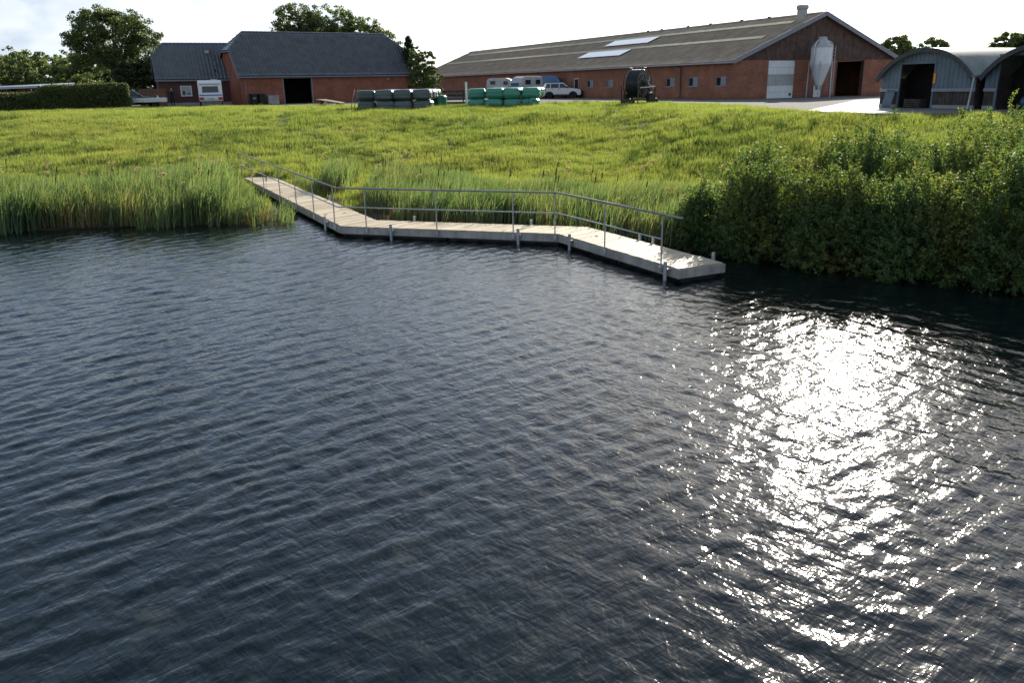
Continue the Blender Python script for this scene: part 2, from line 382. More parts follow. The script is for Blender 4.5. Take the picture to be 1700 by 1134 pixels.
# ------------------------------------------------------------------ ground, pond, yard
POND = np.array([(-95, 23), (-40, 24.6), (-25, 25.0), (-16, 25.3), (-13, 25.8), (-11, 26.0), (-9.0, 26.1), (-6.9, 26.2), (-7.2, 27.8), (-8.7, 30.6),
                 (-10.0, 33.2), (-9.2, 33.6), (-7.4, 30.6), (-5.7, 27.7), (-4.6, 26.4), (-3.4, 25.6), (-1.5, 25.0), (0, 24.6), (2.0, 23.5), (3.6, 22.0), (4.6, 20.4),
                 (5.8, 19.2), (7.6, 17.6), (9.6, 16.2), (12.5, 14), (18, 9), (26, 2), (32, -15), (20, -45), (-40, -50), (-100, -20)], float)
SHORE = np.array([p for k, p in enumerate(POND) if not 8 <= k <= 13])
def inland(P, POLY=None):
    """signed distance from the shore, positive on land"""
    POLY = POND if POLY is None else POLY
    P = np.atleast_2d(P); d = np.full(len(P), 1e9); inside = np.zeros(len(P), bool); n = len(POLY)
    for i in range(n):
        a, b = POLY[i], POLY[(i + 1) % n]; ab = b - a
        t = np.clip(((P - a) @ ab) / (ab @ ab), 0, 1); d = np.minimum(d, np.hypot(*(P - (a + t[:, None] * ab)).T))
        c = (a[1] > P[:, 1]) != (b[1] > P[:, 1])
        with np.errstate(divide='ignore', invalid='ignore'):
            xi = (b[0] - a[0]) * (P[:, 1] - a[1]) / (b[1] - a[1]) + a[0]
        inside ^= c & (P[:, 0] < xi)
    return np.where(inside, -d, d)
def vnoise(x, y, seed=0):
    """smooth value noise"""
    def h(i, j): 
        v = np.sin(i * 127.1 + j * 311.7 + seed * 74.7) * 43758.5453; return v - np.floor(v)
    i, j = np.floor(x), np.floor(y); f, g = x - i, y - j; f = f * f * (3 - 2 * f); g = g * g * (3 - 2 * g)
    return (h(i, j) * (1 - f) + h(i + 1, j) * f) * (1 - g) + (h(i, j + 1) * (1 - f) + h(i + 1, j + 1) * f) * g
def hgt(P):
    P = np.atleast_2d(np.asarray(P, float)); x, y = P[:, 0], P[:, 1]; d = inland(P)
    k = np.clip((x - 3) / 11, 0, 1); k = k * k * (3 - 2 * k)
    kl = np.clip((-x - 14) / 16, 0, 1)
    Lc = 30.0 * (1 - k) + 20.5 * k + 7 * kl; fl = 10.5 * (1 - k) + 3.5 * k
    d2 = inland(P, SHORE); t = np.clip((d2 - fl) / (Lc - fl), 0, 1); s = t * .55 + .45 * t * t * (3 - 2 * t)
    z = .06 + .22 * np.clip(d / fl, 0, 1) + 2.30 * s
    rough = np.clip(d / 6, 0, 1) * (1 - t * .55)
    z += rough * (.28 * (vnoise(x * .35, y * .35, 1) - .5) + .16 * (vnoise(x * .8, y * .8, 2) - .5))
    z = np.where(d < 0, np.maximum(-1.4, d * .5 + .05), z)
    far = np.clip((y - 52) / 6, 0, 1) * k + np.clip((y - 66) / 8, 0, 1) * (1 - k)
    return np.where(d > 0, np.minimum(z, 2.58) * (1 - far) + 2.58 * far, z)
def axis(a, b, step, far, ratio=1.35):
    c = list(np.arange(a, b + 1e-6, step)); lo, hi = [], []; s = step
    x = a
    while x > -far: s *= ratio; x -= s; lo.append(x)
    s = step; x = b
    while x < far: s *= ratio; x += s; hi.append(x)
    return np.array(lo[::-1] + c + hi)
gx, gy = axis(-50, 46, .5, 2500), axis(8, 84, .5, 2500)
GX, GY = np.meshgrid(gx, gy); P = np.c_[GX.ravel(), GY.ravel()]; Zg = hgt(P)
def grid_faces(nx, ny):
    i = np.arange(nx * ny).reshape(ny, nx); return np.c_[i[:-1, :-1].ravel(), i[:-1, 1:].ravel(), i[1:, 1:].ravel(), i[1:, :-1].ravel()]
structure('ground', np_mesh('ground', np.c_[P, Zg], grid_faces(len(gx), len(gy)), M['ground'], True))
# pond water: real waves in two crossing trains
wx = np.concatenate([-100 + np.arange(0, 82, 1.0), np.arange(-18, 13, .055), np.arange(13, 34, 1.0)])
ys = [2.8]
while ys[-1] < 36: ys.append(ys[-1] + .028 + .0032 * max(0, ys[-1] - 3))
wy = np.concatenate([np.arange(-52, 2.5, 1.0), ys])
WX, WY = np.meshgrid(wx, wy); x, y = WX.ravel(), WY.ravel()
def train(x, y, ang, lam, slope, seed, n, spread, sharp=1.5):
    r = np.random.default_rng(seed); h = 0
    wxp = .9 * (vnoise(x * .22, y * .22, seed) - .5) + .12 * (vnoise(x * .9, y * .9, seed + 3) - .5); wyp = .5 * (vnoise(x * .2, y * .2, seed + 9) - .5)
    for i in range(n):
        a = R(ang) + r.normal() * R(spread); l = lam * np.exp(r.normal() * .28); k = 2 * math.pi / l
        ph = k * ((x + wxp) * math.cos(a) + (y + wyp) * math.sin(a)) + r.uniform(0, 6.28)
        h = h + (((1 + np.cos(ph)) / 2) ** sharp - .4) * slope / k * 2 / math.sqrt(n)
    return h
left = np.clip((3 - x) / 9, 0, 1); right = np.clip((x + 4) / 7, 0, 1); near = np.clip((24 - y) / 12, .35, 1)
amp = .55 + .9 * vnoise(x * .35, y * .35, 21)
hz = (train(x, y, -44, .56, .135, 3, 4, 7, 3.4) + train(x, y, -58, .30, .070, 17, 5, 12, 2.4)) * (.50 + .50 * left) * amp
hz += train(x, y, 46, .40, .090, 5, 5, 15, 2.4) * (.30 + .70 * right) * (.5 + .9 * vnoise(x * .4, y * .4, 31))
hz += train(x, y, -20, .24, .105, 8, 8, 40, 1.8) * near * (.5 + vnoise(x * .5, y * .5, 41))
hz += train(x, y, 80, .20, .035, 13, 7, 40, 1.3) * near
sh = np.clip(-inland(np.c_[x, y]) / 1.5, .25, 1)
inb = np.clip(np.minimum(x + 18.5, 13.5 - x), 0, 1) * np.clip(y - 2.6, 0, 1)
structure('water', np_mesh('water', np.c_[x, y, hz * sh * inb * .74], grid_faces(len(wx), len(wy)), M['water'], True))
# farmyard surface and a concrete wedge with the sun's sheen painted pale
def sheet(name, poly, z, m, step=None):
    mb = MB(); mb.prism([(px, py, z - .12) for px, py in poly], (0, 0, .12)); return structure(name, mb, m)
YARD_EDGE = [(-62, 70), (-44, 74.5), (-36, 79.3), (-27, 80.3), (-20, 76), (-12, 70), (-6, 67.5), (3.2, 67.5), (7.5, 67), (10.2, 63.6), (12.8, 56), (13.4, 49), (13.9, 40.2), (15.6, 36.2), (20, 34.0), (30, 30), (48, 22)]
YARD = YARD_EDGE + [(95, 40), (95, 170), (-62, 170)]
sheet('yard', YARD, 2.63, M['yard'])
sheet('sheen_concrete_wedge', [(14.0, 40.3), (15.7, 36.4), (17.4, 38.3), (24.2, 54.5), (26.5, 60.5), (24.6, 60.2), (20.6, 52.6)], 2.636, M['sheen_concrete'])
def in_poly(P, poly):
    P = np.atleast_2d(P); ins = np.zeros(len(P), bool); n = len(poly)
    for i in range(n):
        a, b = poly[i], poly[(i + 1) % n]; c = (a[1] > P[:, 1]) != (b[1] > P[:, 1])
        with np.errstate(divide='ignore', invalid='ignore'):
            xi = (b[0] - a[0]) * (P[:, 1] - a[1]) / (b[1] - a[1]) + a[0]
        ins ^= c & (P[:, 0] < xi)
    return ins
ZY = 2.63

# ------------------------------------------------------------------ jetty
zd = .30
near = [Vector((-12.0, 37.6)), Vector((-4.82, 23.34)), Vector((1.28, 21.40)), Vector((3.54, 16.90))]
def nrm(a, b): d = (b - a).normalized(); return Vector((-d.y, d.x)) if Vector((-d.y, d.x)).dot(Vector((.5, .9))) > 0 else Vector((d.y, -d.x))
wd = 1.20; ns_ = [nrm(near[i], near[i + 1]) for i in range(3)]
far_ = [near[0] + ns_[0] * wd]
for i in (1, 2):
    b = (ns_[i - 1] + ns_[i]).normalized(); far_.append(near[i] + b * wd / b.dot(ns_[i]))
far_.append(near[3] + ns_[2] * wd)
jt = thing('jetty', 'bent wooden jetty with plank deck and steel handrail reaching from the bank into the pond', 'jetty', (near[1].x, near[1].y, 0))
JO = Vector((near[1].x, near[1].y, 0))
def J(p, z): return Vector((p.x, p.y, z)) - JO
for i in range(3):
    L = (near[i + 1] - near[i]).length; n = round(L / .145)
    for k in range(n):
        g = .06; t0, t1 = (k + g / 2) / n, (k + 1 - g / 2) / n
        zo = random.uniform(-.003, .003); e0, e1 = random.uniform(-.012, .012), random.uniform(-.012, .012)
        q = [near[i].lerp(near[i + 1], t0), near[i].lerp(near[i + 1], t1), far_[i].lerp(far_[i + 1], t1), far_[i].lerp(far_[i + 1], t0)]
        c = sum(q, Vector((0, 0))) / 4
        cc = Vector((c.x, c.y, zd))
        qs = [p + (-ns_[i] * e0 if j < 2 else ns_[i] * e1) for j, p in enumerate(q)]
        mb = MB(); mb.hexa([Vector((p.x, p.y, zd - .03 + zo)) - cc for p in qs], [Vector((p.x, p.y, zd + zo)) - cc for p in qs])
        part('plank', mb, M['plank'], jt, loc=cc - JO)
for i in range(3):
    for side, pl, s in (('n', near, -1), ('f', far_, 1)):
        a, b = pl[i], pl[i + 1]; off = ns_[i] * (.012 * s)
        d = (b - a).normalized() * .002
        mb = MB(); mb.bar(J(a + off + d, zd - .122), J(b + off - d, zd - .122), .04, .180)
        part('fascia', mb, M['fascia'], jt)
d3 = (near[3] - near[2]).normalized()
mb = MB(); mb.bar(J(near[3] + d3 * .022 - ns_[2] * .03, zd - .122), J(far_[3] + d3 * .022 + ns_[2] * .03, zd - .122), .04, .185); part('fascia', mb, M['fascia'], jt)
for i in range(3):   # black floats under the deck, lengthened to stand in for its unbroken shadow
    L = (near[i + 1] - near[i]).length; n = max(2, int(L / 2.4)); q0 = 0 if i else 1
    for k in range(q0, n):
        a = near[i].lerp(near[i + 1], (k + .012) / n) + ns_[i] * wd * .5; b = near[i].lerp(near[i + 1], (k + .988) / n) + ns_[i] * wd * .5
        mb = MB(); mb.bar(J(a, .03), J(b, .03), .92, .20); part('float', mb, M['black'], jt)
def near_at(px_t):  # (segment, fraction)
    i, t = px_t; return near[i].lerp(near[i + 1], t)
def seg_t(i, p):
    a, b = near[i], near[i + 1]; return (Vector(p) - a).dot(b - a) / (b - a).length_squared
posts = [(0, seg_t(0, p)) for p in ((-12.0, 37.4), (-10.85, 35.2), (-9.75, 33), (-8.42, 30.3), (-7.25, 28.0), (-6.17, 25.85), (-5.05, 23.7))]
posts += [(1, seg_t(1, p)) for p in ((-4.02, 23.1), (-1.98, 22.45), (.1, 21.75), (1.2, 21.43))] + [(2, seg_t(2, p)) for p in ((2.3, 19.35), (3.30, 17.38))]
rail_h = 1.08
for i, t in posts:
    p = near[i].lerp(near[i + 1], t) - ns_[i] * .06
    mb = MB(); mb.cyl(J(p, zd - .17), J(p, zd + rail_h - .02), .0175, n=8); mb.box(*(J(p, 0) + Vector((-.035, -.035, zd - .14))), *(J(p, 0) + Vector((.035, .035, zd - .04))))
    part('railing_post', mb, M['galv'], jt)
off_near = [near[0] - ns_[0] * .06 - (near[1] - near[0]).normalized() * .3] + [near[i] - (ns_[i - 1] + ns_[i]).normalized() * .06 for i in (1, 2)] + [near[3] - ns_[2] * .06 + d3 * .12]
mb = MB(); mb.tube([J(p, zd + rail_h) for p in off_near], .027, 8); part('handrail', mb, M['steel_rail'], jt, smooth=True)
off2 = list(off_near); off2[0] = near[0] - ns_[0] * .06; off2[3] = near[2].lerp(near[3], seg_t(2, (3.30, 17.38))) - ns_[2] * .06
mb = MB(); mb.tube([J(p, zd + .55) for p in off2], .018, 8); part('mid_rail', mb, M['galv'], jt, smooth=True)
def piling(p, n, out, top):
    q = p + n * out
    mb = MB(); mb.cyl(J(q, -1.2), J(q, top), .042, n=12); o = part('piling', mb, M['galv'], jt, smooth=False)
    mb = MB(); r = q - n * out * .5
    mb.bar(J(q, zd - .06), J(p - n * .0, zd - .06), .15, .05); mb.bar(J(q, zd - .13), J(p, zd - .13), .10, .03); part('bracket', mb, M['galv'], o)
for i, p in ((0, (-5.42, 24.5)), (1, (-3.28, 22.85)), (1, (.25, 21.72)), (2, (1.62, 20.72)), (2, (3.30, 17.12))):
    piling(near[i].lerp(near[i + 1], seg_t(i, p)) - ns_[i] * .03, -ns_[i], .09, zd + .12)
for i, p in ((0, (-7.6, 28.7)), (1, (-3.2, 22.8)), (1, (.2, 21.72)), (2, (2.1, 19.8)), (2, (2.35, 19.3)), (2, (3.32, 17.3))):
    piling(near[i].lerp(near[i + 1], seg_t(i, p)) + ns_[i] * (wd + .03), ns_[i], .08, zd + .13)

# ------------------------------------------------------------------ long brick barn (local x along the gable, y along the length)
BROT = R(25.15)
def gz(x, y): return float(hgt([[x, y]])[0])
BW, BL, EH, RH = 18.29, 76.5, 3.04, 3.62
barn = thing('barn', 'long low red brick barn with a grey corrugated roof, shuttered windows and brown gable', 'barn', (18.32, 69.63, ZY - .01), BROT)
wall_l = MB()
# window openings along the long side: (start, end) in metres from the front corner
WIN = [(1.5, 2.2), (5.2, 5.9), (8.5, 9.2), (12.3, 13.0), (18.75, 19.45), (22.6, 23.3)]
DOOR = (25.1, 26.1)
WZ0, WZ1 = 1.06, 1.80
ysplit = sorted([a for w in WIN for a in w] + list(DOOR) + [0.25, BL])
T = .25
def wall_x(mb, y0, y1, z0, z1): mb.box(0, y0, z0, T, y1, z1)
prev = 0.25
for a, b in WIN + [DOOR]:
    wall_x(wall_l, prev, a, 0, EH)
    if (a, b) == DOOR: wall_x(wall_l, a, b, 2.05, EH)
    else: wall_x(wall_l, a, b, 0, WZ0); wall_x(wall_l, a, b, WZ1, EH)
    prev = b
wall_x(wall_l, prev, BL, 0, EH)
part('wall', wall_l, M['brick_barn'], barn, label='long side wall of red brick')
g = MB()
RD, DD, SD = (3.61, 6.5), (11.25, 14.34), (8.75, 9.65)
xs = [0, RD[0], RD[1], SD[0], SD[1], DD[0], DD[1], BW]
for a, b in zip(xs[:-1], xs[1:]):
    if (a, b) in (RD, DD): continue
    g = MB(); g.box(a, 0, 2.05 if (a, b) == SD else 0, b, T, EH); part('wall', g, M['brick_barn'], barn)
g = MB(); g.prism([(0.02, .03, EH), (BW - .02, .03, EH), (BW / 2, .03, EH + RH - .03)], (0, .2, 0)); part('gable', g, M['brick_brown'], barn)
for k in range(1, 17):   # cladding cover strips on the gable
    x = BW * k / 17; top = EH + RH * (1 - abs(x - BW / 2) / (BW / 2)) - .12
    if top > EH + .3: g = MB(); g.box(x - .03, .008, EH + .01, x + .03, .03, top); part('gable_strip', g, M['brick_brown'], barn)
g = MB(); g.box(BW - T, .25, 0, BW, BL, EH); part('wall', g, M['brick_barn'], barn, label='rear side wall')
g = MB(); g.prism([(.25, BL - .2, 0), (BW - T, BL - .2, 0), (BW - T, BL - .2, EH), (BW / 2, BL - .2, EH + RH - .1), (.25, BL - .2, EH)], (0, .2, 0)); part('wall', g, M['brick_barn'], barn, label='far end wall')
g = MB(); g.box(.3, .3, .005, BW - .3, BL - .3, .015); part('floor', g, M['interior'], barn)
# corrugated roof, each slope real waves; eave overhang .35
sl = math.hypot(BW / 2, RH); ca, sa = BW / 2 / sl, RH / sl
def roof_slope(side, y0, y1, t0, t1, lift, m, name, label=None, per=.177, amp=.026):
    n = int((y1 - y0) / per * 4); yv = np.linspace(y0, y1, n); L = sl + .38
    courses = max(1, round((t1 - t0) * L / 1.6)); V = []; Fq = []
    for c in range(courses):
        for e in (0, 1):
            t = t0 + (t1 - t0) * (c + e) / courses; dd = t * L - .38
            h = lift + amp * np.cos(2 * np.pi * yv / per) + (.018 if e == 0 else 0)
            xx = dd * ca - h * sa; zz_ = EH + .02 + dd * sa + h * ca
            if side: xx = BW - xx
            V.append(np.c_[xx, yv, zz_])
    V = np.concatenate(V); k = len(yv)
    for c in range(courses * 2 - 1):
        i = np.arange(k - 1) + c * k; Fq.append(np.c_[i, i + 1, i + k + 1, i + k])
    return part(name, np_mesh(name, V, np.concatenate(Fq), m), m, barn, label)
roof = roof_slope(0, -.35, BL + .3, 0, 1, .06, M['fibre'], 'roof', 'near roof slope of corrugated sheets')
roof_slope(1, -.35, BL + .3, 0, 1, .06, M['fibre'], 'roof', 'far roof slope')
lift_sky = roof_slope(0, 1.6, BL - 1.5, .475, .535, .115, M['skylight'], 'skylight_strip', 'lower pale skylight strip along the roof')
roof_slope(0, 1.6, BL - 3.5, .80, .865, .115, M['skylight'], 'skylight_strip', 'upper pale skylight strip along the roof')
def on_slope(x_t, y, h): return Vector((x_t * sl * ca - h * sa, y, EH + .02 + x_t * sl * sa + h * ca))
for (s0, s1, t0, t1, lb) in ((20.2, 28.8, .60, .765, 'upper'), (20.7, 29.4, .262, .425, 'lower')):
    n = 6
    for k in range(n):
        a, b = s0 + (s1 - s0) * k / n + .012, s0 + (s1 - s0) * (k + 1) / n - .012
        g = MB(); g.hexa([on_slope(t0, a, .19), on_slope(t0, b, .19), on_slope(t1, b, .19), on_slope(t1, a, .19)], [on_slope(t0, a, .23), on_slope(t0, b, .23), on_slope(t1, b, .23), on_slope(t1, a, .23)])
        part('solar_panel', g, M['panel'], barn)
g = MB(); g.cyl((BW / 2, -.3, EH + RH + .1), (BW / 2, BL + .3, EH + RH + .1), .13, n=8); part('ridge_cap', g, M['fibre'], barn)
for y in (6.5, 10.2, 14.8, 18.4, 23, 25.6):
    g = MB(); g.lathe([(.14, 0), (.14, .06), (.2, .08), (.1, .16)], (BW / 2, y, EH + RH + .16), 10); part('ridge_vent', g, M['darkgrey'], barn)
g = MB(); g.lathe([(.42, -.5), (.42, .45), (.5, .5), (.52, .72), (.44, .82), (.3, .86)], (BW / 2 - .55, 1.9, EH + RH + .05), 18); part('ventilation_cowl', g, M['offwhite'], barn, smooth=False)
for s in (0, 1):
    a = Vector((-.42 if not s else BW + .42, -.37, EH - .13)); b = Vector((BW / 2, -.37, EH + RH + .06))
    g = MB(); g.bar(a, b, .05, .34, up=(0, 0, 1)); part('bargeboard', g, M['lilac'], barn)
g = MB(); g.bar((-.42, -.33, EH - .14), (-.42, BL + .3, EH - .14), .12, .11); part('gutter', g, M['offwhite'], barn)
g = MB(); g.box(-.34, -.3, EH - .22, 0, BL, EH - .19); part('soffit', g, M['lilac'], barn)
for y in (6.9, 34.0):
    g = MB(); g.tube([(-.42, y, EH - .2), (-.1, y, EH - .45), (-.1, y, .1)], .045, 8); part('downpipe', g, M['darkgrey'], barn)
for k, (a, b) in enumerate(WIN):
    g = MB(); f = .06
    g.box(.05, a, WZ0, .12, b, WZ0 + f); g.box(.05, a, WZ1 - f, .12, b, WZ1); g.box(.05, a, WZ0 + f, .12, a + f, WZ1 - f); g.box(.05, b - f, WZ0 + f, .12, b, WZ1 - f)
    w = part('window', g, M['grey'], barn)
    g = MB(); g.box(.08, a + f, WZ0 + f, .095, b - f, WZ1 - f); part('pane', g, M['glass'], w)
    g = MB(); g.box(-.06, a - .06, WZ0 - .07, .06, b + .06, WZ0 - .003); part('sill', g, M['lilac'], w)
    g = MB(); g.box(-.05, a - .70, WZ0 - .01, -.012, a - .02, WZ1 + .01); g.box(-.07, a - .68, WZ0 + .12, -.05, a - .04, WZ0 + .19); g.box(-.07, a - .68, WZ1 - .19, -.05, a - .04, WZ1 - .12)
    part('shutter', g, M['grey'], w)
g = MB(); g.box(.04, DOOR[0], 0, .1, DOOR[0] + .1, 2.05); g.box(.04, DOOR[1] - .1, 0, .1, DOOR[1], 2.05); g.box(.04, DOOR[0] + .1, 1.95, .1, DOOR[1] - .1, 2.05); g.box(.05, DOOR[0] + .1, 0, .09, DOOR[1] - .1, .7)
dr = part('door', g, M['white'], barn, label='narrow white framed side door')
g = MB(); g.box(.06, DOOR[0] + .1, .7, .08, DOOR[1] - .1, 1.95); part('pane', g, M['glass'], dr)
# roller door
x0, x1 = RD
g = MB()
rd = link('roller_door', None, barn); rd['label'] = 'white sectional roller door with a band of windows'
for z0, z1, w in ((0, .5, 0), (.5, 1.02, 0), (1.02, 1.9, 1), (1.9, 2.48, 0), (2.48, 3.02, 0)):
    if w:
        for k in range(3):
            a = x0 + (x1 - x0) * k / 3; b = x0 + (x1 - x0) * (k + 1) / 3
            g = MB(); g.box(a + .05, .10, z0 + .05, b - .05, .11, z1 - .05); part('pane', g, M['glass_pale'], rd)
        g = MB(); g.box(x0, .08, z0, x1, .13, z0 + .048); g.box(x0, .08, z1 - .048, x1, .13, z1 - .005)
        for k in range(4):
            a = x0 + (x1 - x0) * k / 3; g.box(max(x0, a - .048), .08, z0 + .05, min(x1, a + .048), .13, z1 - .05)
        part('section', g, M['offwhite'], rd)
    else: g = MB(); g.box(x0 + .003, .08, z0 + .006, x1 - .003, .13, z1 - .006); part('section', g, M['white'], rd)
g = MB(); g.box(x1 - .42, .05, .18, x1 - .2, .08, .4); part('cat_flap', g, M['black'], rd)
# open dark doorway with a window far inside, its light painted as white panes
g = MB(); g.box(DD[0] - .09, -.02, 0, DD[0], .2, 3.06); g.box(DD[1], -.02, 0, DD[1] + .09, .2, 3.06); g.box(DD[0], -.02, 2.97, DD[1], .2, 3.06); part('door_frame', g, M['darkgrey'], barn)
g = MB(); g.box(DD[0] - 2, 9, 0, DD[1] + 3, 9.1, 3.0); part('dark_inner_panel', g, M['interior'], barn)
for k in range(2):
    for q in range(2):
        g = MB(); g.box(DD[0] + 1.25 + .32 * k, 8.95, 1.12 + .38 * q, DD[0] + 1.53 + .32 * k, 8.98, 1.45 + .38 * q); part('inner_pane', g, M['white'], barn)
g = MB(); g.box(SD[0], .05, 0, SD[1], .1, .95); sdo = part('side_door', g, M['white'], barn, label='narrow white door behind the silo')
g = MB(); g.box(SD[0], .05, .95, SD[0] + .12, .1, 2.05); g.box(SD[1] - .12, .05, .95, SD[1], .1, 2.05); g.box(SD[0] + .12, .05, 1.93, SD[1] - .12, .1, 2.05); part('frame', g, M['grey'], sdo)
g = MB(); g.box(SD[0] + .12, .07, .95, SD[1] - .12, .085, 1.93); part('pane', g, M['glass'], sdo)
# silo
si = thing('feed_silo', 'white conical feed silo on steel legs in front of the brown barn gable', 'silo', (25.97, 71.45, ZY), BROT)
g = MB(); g.lathe([(.83, 2.62), (.84, 2.7), (.84, 3.95)], n=24); part('cylinder', g, M['white'], si, smooth=False)
g = MB(); g.lathe([(.27, .98), (.83, 2.62)], n=24); part('hopper', g, M['white'], si)
g = MB(); g.lathe([(.86, 3.95), (.86, 4.0), (.34, 4.62), (.34, 4.74), (.26, 4.78)], n=24); part('lid', g, M['offwhite'], si)
g = MB(); g.lathe([(.24, .62), (.28, .98)], n=14); part('outlet', g, M['galv'], si)
for k in range(4):
    a = math.pi / 4 + k * math.pi / 2; c, s = math.cos(a) * .88, math.sin(a) * .88
    g = MB(); g.cyl((c * 1.06, s * 1.06, -.02), (c, s, 2.9), .045, n=8); part('leg', g, M['galv'], si)
g = MB(); g.tube([(-1.02, -.15, .1), (-.96, -.15, 3.6), (-.9, -.15, 4.2), (-.65, -.12, 4.45), (-.3, -.1, 4.42)], .055, 8); part('filling_pipe', g, M['alu'], si, smooth=True)
g = MB(); g.tube([(.98, -.2, .1), (.98, -.2, 3.6), (.92, -.2, 4.2), (.7, -.15, 4.42), (.35, -.1, 4.42)], .055, 8); part('filling_pipe', g, M['alu'], si, smooth=True)
g = MB()
for sx_ in (.62, .9): g.cyl((sx_, -.62, .3), (sx_, -.62, 4.1), .02, n=6)
for k in range(13): g.cyl((.62, -.62, .5 + k * .28), (.9, -.62, .5 + k * .28), .014, n=6)
part('ladder', g, M['galv'], si)

# ------------------------------------------------------------------ brick house with half-hipped tiled roof, and its brown annexe
HROT = R(32.6)
def tiled(parent, xa, xb, d0, z0, d1, z1, clips, m, overl=.02, tw=.36, tl=.43):
    """pantile slope between the eave line (y=d0,z0) and the ridge line (y=d1,z1), cut by vertical planes"""
    L = math.hypot(d1 - d0, z1 - z0); nc = round(L / tl); uy, uz = (d1 - d0) / L, (z1 - z0) / L; ny, nz = -uz, uy
    if nz < 0: ny, nz = -ny, -nz
    n = int((xb - xa) / tw * 6); xv = np.linspace(xa, xb, n); ph = (xv - xa) / tw * 2 * np.pi
    prof = 0.048 * np.sin(ph) + .018 * np.sin(2 * ph)
    V = []; 
    for c in range(nc):
        for e in (0, 1):
            s = L * (c + e) / nc; h = prof + (.11 if e == 0 else .012) + .03
            V.append(np.c_[xv, d0 + uy * s + ny * h, z0 + uz * s + nz * h])
    V = np.concatenate(V); k = len(xv); Fq = []
    for c in range(2 * nc - 1):
        i = np.arange(k - 1) + c * k; Fq.append(np.c_[i, i + 1, i + k + 1, i + k])
    me = np_mesh('roof_tile', V, np.concatenate(Fq), m, True)
    bm = bmesh.new(); bm.from_mesh(me)
    for co, no in clips: bmesh.ops.bisect_plane(bm, geom=bm.verts[:] + bm.edges[:] + bm.faces[:], plane_co=co, plane_no=no, clear_outer=True)
    bm.to_mesh(me); bm.free()
    o = part('roof_tile', me, m, parent); o['kind'] = 'stuff'; return o
def hip_tiled(parent, A_, B_, Rr, m):
    """small triangular half-hip with verge edge A_-B_ and apex Rr, tiles as thin courses"""
    A_, B_, Rr = Vector(A_), Vector(B_), Vector(Rr); mid = (A_ + B_) / 2; L = (Rr - mid).length; nc = max(3, round(L / .345)); nrm_ = (B_ - A_).cross(Rr - A_).normalized()
    if nrm_.z < 0: nrm_ = -nrm_
    mb = MB()
    for c in range(nc):
        t0, t1 = c / nc, (c + 1) / nc
        p = [A_.lerp(Rr, t0), B_.lerp(Rr, t0), B_.lerp(Rr, t1), A_.lerp(Rr, t1)]
        mb.quad(p[0] + nrm_ * .075, p[1] + nrm_ * .075, p[2] + nrm_ * .035, p[3] + nrm_ * .035); mb.quad(p[0] + nrm_ * .03, p[1] + nrm_ * .03, p[1] + nrm_ * .075, p[0] + nrm_ * .075)
    o = part('roof_tile', mb, m, parent, 'half-hip tiles'); o['kind'] = 'stuff'
